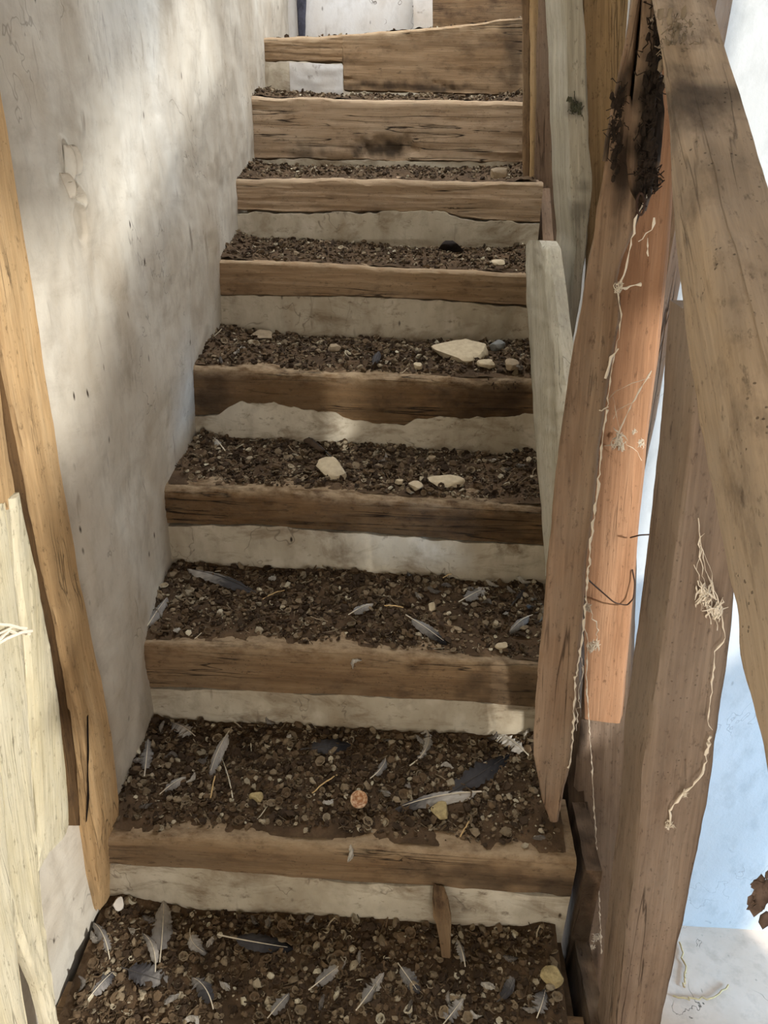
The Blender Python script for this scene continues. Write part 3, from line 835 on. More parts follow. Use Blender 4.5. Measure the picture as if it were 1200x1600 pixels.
def debris(i):
    r = np.random.default_rng(40 + i)
    ya = YS[i] if i >= 0 else -0.25
    yb_ = YS[i + 1] if i < 7 else 1.9
    xs = np.linspace(-0.03, 0.72, 170); ys = np.linspace(ya + 0.012, yb_ + 0.012, 64)
    X, Y = np.meshgrid(xs, ys, indexing='ij')
    Z = bed_z(i, X, Y) + 0.0012 * nz(X * 150, Y * 150, 0, 9)
    Vs = [np.c_[X.ravel(), Y.ravel(), Z.ravel()]]
    Fs = list(grid_faces(len(xs), len(ys)))
    n0 = len(Vs[0])
    g = fbm(X.ravel() * 30, Y.ravel() * 30, i, 400, 4)
    cb = np.array(srgb(82, 65, 48)) * (1 + 0.35 * g[:, None])
    Cs = [np.clip(cb, 0.004, 1)]
    nchip = DENS[i]
    for kind, num, smin, smax in (('grit', nchip, 0.0012, 0.0026), ('chip', nchip, 0.0025, 0.0062), ('big', nchip // 5, 0.0055, 0.0105)):
        x = r.uniform(-0.015, 0.712, num)
        t = r.random(num) ** 0.8
        y = ya + 0.016 + t * (yb_ - ya - 0.02)
        # thin out towards the worn front edge, in drifts
        edge = 0.020 + 0.016 * nz(x * 11, i * 5.0, 0, 70) + 0.012 * nz(x * 40, i, 0, 71)
        keep = ((y - ya) > edge) | (r.random(num) < (0.34 if kind == 'grit' else 0.10)) if i >= 0 else np.ones(num, bool)
        cl = nz(x * 13, y * 13, i, 90) > -0.55
        keep &= cl | (r.random(num) < 0.5)
        x, y = x[keep], y[keep]; num = len(x)
        z = bed_z(i, x, y)
        if i >= 0:
            tx, tz = prof(TOPS[i], YS[i]); z = np.maximum(z, np.interp(x, tx, tz))
        s = r.uniform(smin, smax, num) * (0.85 if i > 3 else 1)
        R_ = rotm(r.normal(0, 0.5, num), r.normal(0, 0.5, num), r.uniform(0, 6.3, num))
        sid = r.choice(4, num) if kind == 'grit' else r.choice(len(SHAPES), num, p=[.09] * 4 + [.085] * 4 + [.05] * 4 + [.05] * 2)
        pz = r.choice(5, num, p=[q for _, q in TINTS])
        tint = np.array([TINTS[q][0] for q in pz]) * (0.8 + 0.45 * r.random((num, 1)))
        for sh in range(len(SHAPES)):
            ix = np.where(sid == sh)[0]
            if not len(ix): continue
            v, f = SHAPES[sh]
            sc = s[ix] * (1.7 if sh >= 12 else 1.0)
            W = np.einsum('nij,kj->nki', R_[ix], v) * sc[:, None, None] + np.c_[x[ix], y[ix], z[ix] + s[ix] * 0.35][:, None]
            Vs.append(W.reshape(-1, 3)); Cs.append(np.repeat(tint[ix], len(v), 0))
            for a_ in range(len(ix)):
                o_ = n0 + a_ * len(v)
                Fs.extend([tuple(o_ + q for q in ff) for ff in f])
            n0 += len(ix) * len(v)
    V = np.vstack(Vs); C = np.vstack(Cs)
    lab = {-1: 'lowest tread at the bottom of the picture', 7: 'topmost tread'}.get(i, NAMES[i + 1] + ' tread from the bottom')
    o = mesh('debris', V, Fs, M_DEB, None, Matrix.Translation(Vector((0.35, ya, float(Z.mean())))), 30, {'col': C})
    return tag(o, 'dark crumbly dirt, husks and droppings covering the ' + lab, 'debris', None, 'stuff')


for i in range(-1, 8):
    debris(i)


# ------------------------------------------------------------------ things lying on the steps
def onbed(px, py, i):
    z = (ZS[i] if i >= 0 else 0.0) + 0.012
    for _ in range(6):
        p = P(px, py, 2, z)
        z = float(bed_z(i, np.array([p[0]]), np.array([p[1]]))[0]) + 0.004
    return P(px, py, 2, z)


k = N('feather_vane'); k.b.inputs['Roughness'].default_value = 0.7
fc = k.attr('col', 'Color')
M_FEA = k.done(k.mix(k.rng(k.noise((60, 900, 60), 3), 0.35, 0.65, 0, 0.35), fc, k.mix(0.5, fc, (0.02, 0.02, 0.02))))
M_QUILL = flat('quill', (206, 196, 176), 0.1, 0.5)
M_QUILLD = flat('dark_quill', (70, 66, 64), 0.2, 0.5)
GREY, PALE, DARK, BLACK, WHITE, BROWN = (130, 126, 122), (172, 166, 158), (66, 64, 66), (26, 25, 28), (205, 202, 196), (86, 70, 56)


def feather(q, tip, i, width, base, end, label, curl=0.006, bend=0.1, lift=0.006, quill=0.16, notch=1, seed=0, group=None, lifts=None):
    """q, tip: photo pixels of quill end and vane tip, both on tread i"""
    A, B = onbed(*q, i), onbed(*tip, i)
    if lifts: A[2] += lifts[0]; B = P(*tip, 1, B[1] if len(lifts) < 3 else lifts[2]) if lifts[1] is None else B + np.array([0, 0, lifts[1]])
    L = np.linalg.norm(B - A); x = (B - A) / L
    up = np.array([0, -0.25, 1.0]); up -= x * up.dot(x); up /= np.linalg.norm(up)
    yv = np.cross(up, x)
    r = np.random.default_rng(900 + seed)
    n, m = 26, 9
    width *= 1.25
    root = empty('feather', A, label, 'feather', group)
    V, C = [], []
    ss = np.linspace(quill, 1, n)
    cb, ce = np.array(srgb(*base)), np.array(srgb(*end))

    def mid(s):
        return A + x * L * s + yv * (bend * L * (s * s - s) * 4 * 0.25) + up * (lift * np.sin(np.pi * s) + 0.002)
    for a_, s in enumerate(ss):
        t = (s - quill) / (1 - quill)
        prof_ = (np.sin(np.pi * min(1, t * 0.88 + 0.10)) ** 0.55) * (1 - 0.15 * t)
        if t > 0.97: prof_ *= 0.35
        wl_ = width * prof_ * 0.42; wr_ = width * prof_ * 0.58
        jag = 1 + 0.10 * notch * r.standard_normal()
        for b_ in np.linspace(-1, 1, m):
            w_ = (wl_ if b_ < 0 else wr_) * jag * b_
            V.append(mid(s - 0.0 + 0.05 * abs(b_) * (1 - t)) + yv * w_ + up * (-curl * b_ * b_ + 0.0006 * r.standard_normal()))
            mixf = np.clip((t - 0.35) * 2.2 + 0.12 * r.standard_normal(), 0, 1)
            C.append((cb * (1 - mixf) + ce * mixf) * (0.9 + 0.2 * r.random()))
    V = np.array(V); C = np.array(C)
    Fc = grid_faces(n, m)
    # thin but closed: a lower skin
    nV = len(V)
    V2 = np.vstack([V, V - up * 0.0007]); F2 = list(Fc) + [tuple(nV + q_ for q_ in f[::-1]) for f in Fc]
    rim = [a_ * m for a_ in range(n)] + [(n - 1) * m + j for j in range(1, m)] + [a_ * m + m - 1 for a_ in range(n - 2, -1, -1)] + [j for j in range(m - 2, 0, -1)]
    for j in range(len(rim)):
        p0, p1 = rim[j], rim[(j + 1) % len(rim)]
        F2.append((p0, nV + p0, nV + p1, p1))
    M = frame(x, up, A)
    mesh('vane', V2, F2, M_FEA, root, M, 60, {'col': np.vstack([C, C])})
    tube('quill', [mid(s) + up * 0.0006 for s in np.linspace(0, 0.93, 14)], np.linspace(0.0011, 0.0003, 14) * (0.6 + L * 5), M_QUILLD if (sum(base) < 260 and 'white shaft' not in label) else M_QUILL, root)
    return root


def tube(name, pts, rad, mat, parent=None, sides=5, M=None):
    pts = np.array(pts, float); n = len(pts)
    rad = np.broadcast_to(rad, (n,))
    tg = np.gradient(pts, axis=0); tg /= np.maximum(np.linalg.norm(tg, axis=1, keepdims=True), 1e-9)
    ref = np.array([0.31, 0.52, 0.79])
    u = np.cross(tg, ref); u /= np.maximum(np.linalg.norm(u, axis=1, keepdims=True), 1e-9)
    v = np.cross(tg, u)
    a = np.linspace(0, 2 * math.pi, sides + 1)[:-1]
    V = pts[:, None] + rad[:, None, None] * (np.cos(a)[None, :, None] * u[:, None] + np.sin(a)[None, :, None] * v[:, None])
    Fc = grid_faces(n, sides, True) + [tuple(range(sides - 1, -1, -1)), tuple((n - 1) * sides + j for j in range(sides))]
    V = V.reshape(-1, 3)
    if name is None: return V, Fc
    return mesh(name, V, Fc, mat, parent, M, 60)


FEATHERS = [
    # quill px, tip px, tread, width, base, end, label
    ((250, 1505), (256, 1408), -1, 0.026, GREY, PALE, 'upright pale grey feather standing on the lowest tread at left', dict(bend=0.1)),
    ((243, 1522), (222, 1458), -1, 0.012, PALE, GREY, 'slim curved pale feather left of the upright grey one', dict(bend=0.5)),
    ((340, 1461), (458, 1482), -1, 0.022, DARK, BLACK, 'dark feather with white shaft lying on the lowest tread', dict(quill=0.25)),
    ((172, 1500), (146, 1442), -1, 0.014, GREY, GREY, 'thin grey feather against the left wall on the lowest tread', dict(bend=0.3)),
    ((482, 1548), (540, 1502), -1, 0.016, GREY, PALE, 'grey feather pointing up right below the dark one', dict()),
    ((556, 1580), (600, 1520), -1, 0.016, GREY, PALE, 'tousled grey feather near the middle of the lowest tread', dict(notch=3)),
    ((622, 1506), (655, 1552), -1, 0.018, GREY, DARK, 'dark grey feather just left of the wood splinter', dict()),
    ((298, 1452), (322, 1490), -1, 0.016, PALE, GREY, 'short folded grey feather right of the upright feather', dict(bend=0.6)),
    ((727, 1512), (714, 1468), -1, 0.010, GREY, PALE, 'small grey feather to the right of the wood splinter', dict(notch=3)),
    ((190, 1512), (262, 1535), -1, 0.026, DARK, GREY, 'broad dusky feather flat in the lower left corner', dict(notch=2)),
    ((362, 1138), (328, 1212), 0, 0.016, PALE, GREY, 'grey feather with long bare quill on the second tread at left', dict()),
    ((364, 1248), (345, 1182), 0, 0.003, PALE, GREY, 'bare feather shaft below the left feather on the second tread', dict()),
    ((470, 1172), (548, 1164), 0, 0.026, DARK, BLACK, 'dusky feather with black tip near the plaster on the second tread', dict()),
    ((640, 1198), (664, 1136), 0, 0.016, PALE, WHITE, 'curly pale feather standing near the middle of the second tread', dict(bend=0.7, notch=3)),
    ((698, 1242), (800, 1176), 0, 0.030, DARK, BLACK, 'large black feather with a pale edge on the second tread', dict(quill=0.08)),
    ((752, 1238), (618, 1264), 0, 0.020, PALE, DARK, 'long grey feather in front of the large black one', dict(quill=0.05)),
    ((226, 1214), (232, 1154), 0, 0.016, GREY, GREY, 'fluffy grey feather by the left wall on the second tread', dict(notch=3)),
    ((400, 927), (293, 890), 1, 0.022, DARK, PALE, 'pale tipped grey feather at the left of the third tread', dict(quill=0.05)),
    ((224, 990), (262, 934), 1, 0.016, GREY, GREY, 'dusty grey feather along the left wall on the third tread', dict()),
    ((634, 962), (698, 1006), 1, 0.018, GREY, BLACK, 'black tipped feather with white shaft on the third tread', dict()),
    ((798, 948), (846, 884), 1, 0.026, DARK, BLACK, 'black feather in the right corner of the third tread', dict()),
    ((544, 962), (584, 944), 1, 0.016, GREY, PALE, 'short rounded grey feather at the centre of the third tread', dict()),
    ((352, 706), (306, 668), 2, 0.018, PALE, WHITE, 'white feather in the left corner of the fourth tread', dict()),
    ((518, 716), (448, 668), 2, 0.016, BROWN, (48, 36, 28), 'dark brown feather leaning on the plaster above the fourth tread', dict()),
    ((138, 1562), (178, 1518), -1, 0.018, GREY, DARK, 'dusky feather by the left wall below the thin grey feather', dict(notch=2)),
    ((334, 1578), (300, 1528), -1, 0.018, DARK, GREY, 'broad grey feather below the dark feather with white shaft', dict(notch=2, bend=0.4)),
    ((418, 1592), (452, 1553), -1, 0.014, GREY, GREY, 'slim grey feather at the bottom edge, left of centre', dict()),
    ((690, 1604), (724, 1560), -1, 0.016, GREY, PALE, 'pale feather at the bottom edge below the wood splinter', dict(notch=3)),
    ((776, 1566), (802, 1520), -1, 0.014, DARK, GREY, 'dark slim feather right of the wood splinter', dict(bend=0.5)),
    ((838, 1592), (852, 1545), -1, 0.018, GREY, DARK, 'dusky feather in the right corner of the lowest tread', dict(notch=2)),
    ((250, 1242), (290, 1214), 0, 0.014, GREY, PALE, 'short grey feather near the front left of the second tread', dict()),
    ((306, 1152), (268, 1130), 0, 0.018, PALE, GREY, 'fluffy grey feather in the back left corner of the second tread', dict(notch=3)),
    ((826, 1182), (778, 1148), 0, 0.022, PALE, WHITE, 'white fluffy feather behind the large black feather', dict(notch=3)),
    ((578, 1218), (602, 1184), 0, 0.012, GREY, GREY, 'narrow grey feather above the round shell', dict(bend=0.5)),
    ((716, 942), (764, 918), 1, 0.020, GREY, PALE, 'fluffy grey feather near the plaster at the right of the third tread', dict(notch=3)),
    ((832, 962), (796, 988), 1, 0.014, GREY, GREY, 'grey feather near the right end of the third tread', dict()),
    ((582, 572), (592, 550), 3, 0.014, DARK, DARK, 'small slate feather at the middle of the fifth tread', dict()),
    ((816, 384), (808, 366), 4, 0.010, WHITE, WHITE, 'tiny white feather by the rounded grey board head', dict()),
]
for j, (q_, t_, i_, w_, b_, e_, lab_, kw_) in enumerate(FEATHERS):
    feather(q_, t_, i_, w_, b_, e_, lab_, seed=j, **kw_)


def stone(px, py, i, sx, sy, sz, colour, label, name='plaster_lump', cat='stone', rot=0.0, tilt=0.25, seed=0, flatness=0.6, group=None):
    p = onbed(px, py, i)
    import bmesh
    b = bmesh.new(); bmesh.ops.create_icosphere(b, subdivisions=3, radius=1)
    V = np.array([v.co[:] for v in b.verts]); Fc = [[v.index for v in f.verts] for f in b.faces]; b.free()
    r = np.random.default_rng(seed)
    # cut by random planes to get broken facets
    for _ in range(9):
        nrm = r.standard_normal(3); nrm[2] *= 0.4; nrm /= np.linalg.norm(nrm)
        dd = r.uniform(0.55, 0.85)
        over = V @ nrm - dd
        V = V - np.clip(over, 0, None)[:, None] * nrm
    V[:, 2] = np.clip(V[:, 2], -flatness, flatness)
    V *= 1 + 0.05 * fbm(V[:, 0] * 4, V[:, 1] * 4, V[:, 2] * 4, seed, 3)[:, None]
    V *= np.array([sx, sy, sz]) * 0.5 * 1.25
    c, s_ = math.cos(rot), math.sin(rot)
    V = V @ np.array([[c, s_, 0], [-s_, c, 0], [0, 0, 1]])
    ct, st = math.cos(tilt), math.sin(tilt)
    V = V @ np.array([[1, 0, 0], [0, ct, st], [0, -st, ct]])
    M = Matrix.Translation(Vector(p + np.array([0, 0, sz * 0.25])))
    o = mesh(name, V + p + np.array([0, 0, sz * 0.25]), Fc, colour, None, M, 28)
    return tag(o, label, cat, group)


M_LUMP = flat('broken_plaster', (176, 161, 135), 0.15, 0.95, 90)
M_LUMP2 = flat('dull_plaster', (140, 124, 102), 0.2, 0.95, 90)
M_BLUE = flat('blue_grey_pebble', (124, 124, 121), 0.2, 0.8, 90)
M_CHAR = flat('charred_lump', (34, 28, 25), 0.4, 0.9, 90)
M_LICH = flat('yellowish_crust', (158, 142, 104), 0.3, 0.95, 150)
stone(716, 553, 3, 0.108, 0.095, 0.030, M_LUMP, 'large flat pale slab of broken plaster on the fifth tread', rot=0.3, seed=1, flatness=0.45)
stone(778, 546, 3, 0.032, 0.03, 0.026, M_BLUE, 'round blue-grey pebble right of the large plaster slab', 'pebble', seed=2)
stone(760, 571, 3, 0.034, 0.026, 0.016, M_LUMP, 'small pale lump in front of the blue-grey pebble', seed=3)
stone(798, 573, 3, 0.030, 0.03, 0.018, M_LUMP2, 'dull squarish lump near the right end of the fifth tread', seed=4)
stone(410, 526, 3, 0.052, 0.05, 0.012, M_LUMP2, 'dull flat flake at the left of the fifth tread', rot=0.2, seed=5)
stone(522, 546, 3, 0.026, 0.024, 0.016, M_LUMP2, 'small dull lump left of centre on the fifth tread', seed=6)
stone(652, 575, 3, 0.018, 0.018, 0.014, M_LUMP, 'tiny pale cube of plaster at the edge of the fifth tread', seed=7)
stone(518, 738, 2, 0.060, 0.046, 0.030, M_LUMP, 'chunky pale plaster lump at the middle of the fourth tread', rot=-0.5, seed=8, tilt=0.5)
stone(696, 756, 2, 0.066, 0.034, 0.016, M_LUMP, 'long flat pale chip right of centre on the fourth tread', rot=0.1, seed=9)
stone(650, 762, 2, 0.026, 0.022, 0.014, M_LUMP, 'small pale chip left of the long flat chip', seed=10)
stone(623, 754, 2, 0.018, 0.012, 0.010, M_LUMP, 'tiny oval white chip on the fourth tread', seed=11)
stone(675, 719, 2, 0.016, 0.014, 0.014, M_LUMP2, 'small round lump behind the long flat chip', seed=12)
stone(705, 391, 4, 0.056, 0.034, 0.027, M_CHAR, 'black charred lump at the right of the sixth tread', 'charred_lump', 'lump', seed=13, flatness=0.8)
stone(779, 412, 4, 0.032, 0.022, 0.010, M_LUMP, 'pale flat chip at the right edge of the sixth tread', seed=14)
stone(606, 260, 5, 0.034, 0.03, 0.014, M_LUMP2, 'dull lump in the middle of the seventh tread', seed=15)
stone(778, 274, 5, 0.030, 0.028, 0.016, M_LUMP2, 'dull lump near the right end of the seventh tread', seed=16)
stone(688, 1268, 0, 0.030, 0.026, 0.012, M_LICH, 'yellowish crust in front of the long grey feather', 'crust_lump', 'lump', seed=17)
stone(402, 1247, 0, 0.022, 0.016, 0.012, M_LICH, 'yellowish crumb at the left of the second tread', 'crust_lump', 'lump', seed=18)
stone(674, 950, 1, 0.014, 0.02, 0.010, M_LUMP, 'pale upright chip at the centre of the third tread', seed=19, tilt=0.9)
stone(784, 1012, 1, 0.020, 0.016, 0.012, M_LUMP, 'rounded pale chip near the right edge of the third tread', seed=20)
stone(186, 1413, -1, 0.018, 0.022, 0.012, flat('white_fluff', (214, 208, 200), 0.05), 'small white lump beside the foot of the timber post', 'white_lump', 'lump', seed=21, tilt=0.7)
stone(862, 1530, -1, 0.030, 0.026, 0.020, M_LICH, 'crusty pale lump in the right corner of the lowest tread', 'crust_lump', 'lump', seed=22)

# round open snail-like shell
p = onbed(561, 1256, 0)
a = np.linspace(0, 2 * math.pi, 25)[:-1]
rings = []
for rr_, zz in ((0.008, -0.004), (0.0125, 0.000), (0.0145, 0.006), (0.0135, 0.0095), (0.0118, 0.0085), (0.0095, 0.004), (0.006, 0.001)):
    rings.append(np.c_[np.cos(a) * rr_, np.sin(a) * rr_, np.full(24, zz) + 0.0008 * np.sin(a * 3 + rr_ * 500)])
V = np.array(rings).reshape(-1, 3)
tl = 0.5
V = V @ np.array([[1, 0, 0], [0, math.cos(tl), -math.sin(tl)], [0, math.sin(tl), math.cos(tl)]]).T[:, :]
V = V @ np.array([[1, 0, 0], [0, 1, 0], [0, 0, 1.0]])
Fc = grid_faces(7, 24, True) + [tuple(range(23, -1, -1)), tuple(6 * 24 + j for j in range(24))]
k = N('shell'); M_SHELL = k.done(k.mix(k.rng(k.noise((160, 160, 160), 4), 0.4, 0.6), srgb(208, 180, 150), srgb(158, 112, 80)))
tag(mesh('shell', V + p + np.array([0, 0, 0.008]), Fc, M_SHELL, None, Matrix.Translation(Vector(p)), 60), 'small round orange-brown cup-shaped shell on the second tread', 'shell')

# splinter of wood leaning on the lowest riser
p0, p1 = onbed(697, 1497, -1), P(686, 1394, 1, -0.012)
wd = np.array([0.0125, 0, 0])
def lerp(t): return p0 + (p1 - p0) * t
tag(loft('wood_splinter', [(p1 - wd * 0.75 + [0, 0, 0.003], p1 + wd * 0.6), (lerp(.85) - wd * 0.95, lerp(.85) + wd * 0.9), (lerp(.6) - wd * 1.1, lerp(.6) + wd * 1.15), (lerp(.5) - wd * 0.75, lerp(.5) + wd * 1.1), (lerp(.2) - wd * 0.6, lerp(.2) + wd * 0.7), (p0 - wd * 0.6, p0 + wd * 0.55)],
         (0, 0.008, 0.004), M_NOSE, None, n=40, m=8, rough=0.001, edge=0.001, rnd=0.002, seed=91), 'short flat wood splinter leaning against the lowest plaster riser', 'splinter')

# straws
M_STRAW = flat('straw', (196, 166, 118), 0.2, 0.7)
for (q_, t_, i_, lab_) in (((488, 1242), (527, 1214), 0, 'yellow straw left of the round shell'), ((719, 1310), (734, 1286), 0, 'short straw near the front of the second tread at right'),
                           ((336, 1215), (330, 1250), 0, 'thin straw by the left feather on the second tread'), ((737, 673), (758, 694), 2, 'thin white straw curving at the right of the fourth tread'),
                           ((411, 938), (444, 925), 1, 'thin pale straw at the left of the third tread'), ((692, 905), (720, 896), 1, 'brown straw by the plaster above the third tread'), ((600, 950), (630, 952), 1, 'reddish straw on the third tread')):
    A, B = onbed(*q_, i_), onbed(*t_, i_)
    pts = [A + (B - A) * t + np.array([0, 0, 0.004 + 0.003 * math.sin(3 * t)]) + rng.normal(0, 0.0006, 3) for t in np.linspace(0, 1, 8)]
    tag(tube('straw', pts, 0.0011, M_STRAW), lab_, 'straw')


for (pth, lab_) in (([(1062, 1470), (1072, 1520), (1068, 1545)], 'pale fibre trailing on the floor beside the newel post'), ([(1050, 1556), (1080, 1562), (1110, 1560), (1140, 1540)], 'yellowish fibre lying across the pale floor')):
    pts = np.array([P(a_, b_, 2, zf + 0.004) for a_, b_ in pth])
    tt = np.linspace(0, len(pth) - 1, 16)
    tag(tube('fibre', np.array([np.interp(tt, np.arange(len(pth)), pts[:, c]) for c in range(3)]).T + rng.normal(0, 0.003, (16, 3)) * np.array([1, 1, 0]), 0.0022, M_STRAW), lab_, 'fibre')

# down: little curled tufts of barbs
M_DOWNS = [flat('dusky_down', (92, 86, 80), 0.3, 0.9, 200), flat('grey_down', (124, 118, 110), 0.3, 0.9, 200), flat('pale_down', (164, 158, 148), 0.25, 0.9, 200)]



def down(px, py, i, size, label, seed, group, z_off=0.0, flat_on=None):
    p = onbed(px, py, i) if flat_on is None else P(px, py, 1, flat_on)
    r = np.random.default_rng(2000 + seed)
    an = r.uniform(0, 6.28)
    x = np.array([math.cos(an), math.sin(an), 0.25 if flat_on is None else -1.2]); x /= np.linalg.norm(x)
    up = np.array([0.2 * r.normal(), -0.5 + 0.3 * r.normal(), 1.0]) if flat_on is None else np.array([0.1, -1.0, 0.0])
    up -= x * up.dot(x); up /= np.linalg.norm(up)
    yv = np.cross(up, x)
    n, m = 16, 9
    bend = r.normal(0, 0.5); cur = r.uniform(0.1, 0.6)
    V = []
    for s in np.linspace(0, 1, n):
        wd = size * 0.30 * (math.sin(math.pi * min(1, s * 0.9 + 0.08)) ** 0.7) * (0.75 + 0.5 * r.random())
        c = p + x * size * 1.6 * (s - 0.5) + yv * bend * size * (s - 0.5) ** 2 * 2 + up * size * cur * s * s
        for b_ in np.linspace(-1, 1, m):
            V.append(c + yv * wd * b_ + x * abs(b_) * size * 0.25 + up * (-0.25 * size * b_ * b_ + 0.05 * size * r.standard_normal()))
    V = np.array(V); nV = len(V)
    Fc = grid_faces(n, m)
    V2 = np.vstack([V, V - up * 0.0006]); F2 = list(Fc) + [tuple(nV + q_ for q_ in f[::-1]) for f in Fc]
    rim = [a_ * m for a_ in range(n)] + [(n - 1) * m + j for j in range(1, m)] + [a_ * m + m - 1 for a_ in range(n - 2, -1, -1)] + [j for j in range(m - 2, 0, -1)]
    for j in range(len(rim)):
        p0_, p1_ = rim[j], rim[(j + 1) % len(rim)]
        F2.append((p0_, nV + p0_, nV + p1_, p1_))
    return tag(mesh('down_feather', V2 + np.array([0, 0, 0.003 + z_off]), F2, M_DOWNS[seed % 3] if flat_on is None else M_DOWNS[2], None, Matrix.Translation(Vector(p)), 60), label, 'down feather', group)


DOWN = {-1: [(150, 1470), (205, 1455), (130, 1540), (270, 1560), (330, 1470), (395, 1440), (420, 1438), (350, 1540), (500, 1570), (560, 1500), (590, 1540), (640, 1580), (700, 1565), (760, 1540), (800, 1500), (825, 1580), (300, 1590), (235, 1440), (480, 1440), (745, 1590)],
        0: [(215, 1130), (250, 1140), (285, 1150), (320, 1190), (210, 1190), (300, 1220), (265, 1180), (420, 1130), (450, 1150), (610, 1160), (660, 1160), (700, 1195), (770, 1155), (800, 1165), (820, 1150), (840, 1310), (600, 1240), (515, 1255), (230, 1260), (640, 1230)],
        1: [(430, 905), (700, 915), (735, 920), (770, 915), (760, 940), (800, 925), (820, 910), (640, 900), (655, 935), (725, 945), (830, 950), (250, 960), (275, 985), (680, 925), (790, 960)],
        2: [(770, 720), (800, 705), (815, 730), (820, 690), (790, 735), (600, 720)], 3: [(370, 552), (345, 565), (815, 575), (378, 545)], 4: [(380, 372)]}
TN = ['lowest tread', 'second tread from the bottom', 'third tread from the bottom', 'fourth tread from the bottom', 'fifth tread from the bottom', 'sixth tread from the bottom']
ANCH = {-1: [((186, 1413), 'foot of the timber post'), ((255, 1450), 'upright pale feather'), ((400, 1470), 'dark white-shafted feather'), ((510, 1525), 'grey feather near the middle'), ((638, 1530), 'dark grey feather'), ((692, 1470), 'wood splinter'), ((862, 1530), 'crusty lump at right'), ((226, 1522), 'broad dusky feather'), ((310, 1470), 'folded grey feather')],
        0: [((345, 1175), 'long-quilled feather'), ((510, 1168), 'black-tipped dusky feather'), ((652, 1165), 'curly pale feather'), ((750, 1210), 'large black feather'), ((561, 1254), 'round shell'), ((508, 1228), 'yellow straw'), ((228, 1185), 'fluffy feather by the left wall'), ((688, 1268), 'yellowish crust'), ((868, 1300), 'pointed foot of the brown post'), ((402, 1247), 'yellowish crumb')],
        1: [((345, 908), 'pale-tipped feather on the third tread'), ((243, 962), 'wall-side feather on the third tread'), ((665, 985), 'black-tipped feather, third tread'), ((822, 915), 'black corner feather, third tread'), ((565, 953), 'short rounded feather, third tread'), ((674, 950), 'upright chip on the third tread'), ((784, 1012), 'rounded chip on the third tread')],
        2: [((696, 756), 'long flat chip on the fourth tread'), ((518, 738), 'chunky plaster lump on the fourth tread'), ((840, 720), 'right end of the fourth tread'), ((750, 684), 'thin white straw on the fourth tread')],
        3: [((410, 526), 'dull flat flake on the fifth tread'), ((320, 560), 'left end of the fifth tread'), ((798, 573), 'squarish lump on the fifth tread')], 4: [((350, 390), 'left end of the sixth tread')]}
TONE = ['dusky', 'grey', 'pale']
SEEN = set()


def down_label(px, py, i, seed):
    for (ax_, ay_), nm in sorted(ANCH[i], key=lambda q: (q[0][0] - px) ** 2 + (q[0][1] - py) ** 2):
        dx, dy = px - ax_, py - ay_
        rel = ('right of' if dx > 0 else 'left of') if abs(dx) > abs(dy) else ('in front of' if dy > 0 else 'behind')
        for how in ('just', 'a little'):
            lab = 'small %s down feather %s %s the %s' % (TONE[seed % 3], how, rel, nm)
            if lab not in SEEN:
                SEEN.add(lab)
                return lab
            break
    return 'second small %s down feather %s the %s' % (TONE[seed % 3], rel, nm)


c_ = 0
for i_, lst in DOWN.items():
    for (a_, b_) in lst:
        c_ += 1
        lab_ = down_label(a_, b_, i_, c_)
        down(a_, b_, i_, 0.011 + 0.006 * ((c_ * 37) % 10) / 10, lab_, c_, 'down feathers on the ' + TN[i_ + 1])
down(550, 1334, 0, 0.014, 'white down tuft clinging to the front of the first nosing', 500, None, 0, -0.004)
down(554, 1036, 0, 0.014, 'curled white down tuft hanging on the second nosing', 501, None, 0, YS[1] - 0.004)

# ------------------------------------------------------------------ cobwebs, wires and grime on the balustrade
k = N('cobweb_silk'); k.b.inputs['Roughness'].default_value = 0.6
M_WEB = k.done(srgb(232, 222, 206))
M_WEBD = flat('dusty_web', (126, 112, 94), 0.3)
M_WIRE = flat('rusty_wire', (66, 50, 42), 0.3, 0.6)
M_GRIME = flat('black_grime', (46, 38, 32), 0.5, 0.95, 120)


def web(strands, label, mat=M_WEB, flecks=()):
    """strands: list of (plane y, pixel path, radius, jitter)"""
    Vs, Fs, n0 = [], [], 0
    r = np.random.default_rng(len(label) * 7 + len(strands))
    for (pl_, path, rad, jit) in strands:
        q_ = np.array([P(a_, b_, 1, pl_) for a_, b_ in path])
        s = np.r_[0, np.cumsum(np.linalg.norm(np.diff(q_, axis=0), axis=1))]
        n = max(6, int(s[-1] / 0.006))
        t = np.linspace(0, s[-1], n)
        pts = np.array([np.interp(t, s, q_[:, k_]) for k_ in range(3)]).T + r.normal(0, jit, (n, 3))
        rd = rad * np.clip(1 + 0.6 * r.standard_normal(n), 0.35, 2.4)
        v, f = tube(None, pts, rd, None, sides=5)
        Vs.append(v); Fs += [tuple(n0 + x_ for x_ in ff) for ff in f]; n0 += len(v)
    for (pl_, a_, b_, size) in flecks:
        c = P(a_, b_, 1, pl_)
        for _ in range(22):
            d_ = r.normal(0, 1, 3) * np.array([0.35, 0.25, 1.0]); d_ /= np.linalg.norm(d_)
            c2 = c + r.normal(0, size * 0.16, 3) * np.array([1, 0.4, 1.3]); pts = [c2 + d_ * size * r.uniform(0.5, 0.9) * (t - 0.5) + r.normal(0, size * 0.08, 3) for t in np.linspace(0, 1, 5)]
            v, f = tube(None, pts, np.array([0.3, 1, 1.3, 1, 0.3]) * size * 0.045, None, sides=5)
            Vs.append(v); Fs += [tuple(n0 + x_ for x_ in ff) for ff in f]; n0 += len(v)
    V = np.vstack(Vs)
    return tag(mesh('cobweb', V, Fs, mat, None, None, 60), label, 'cobweb')


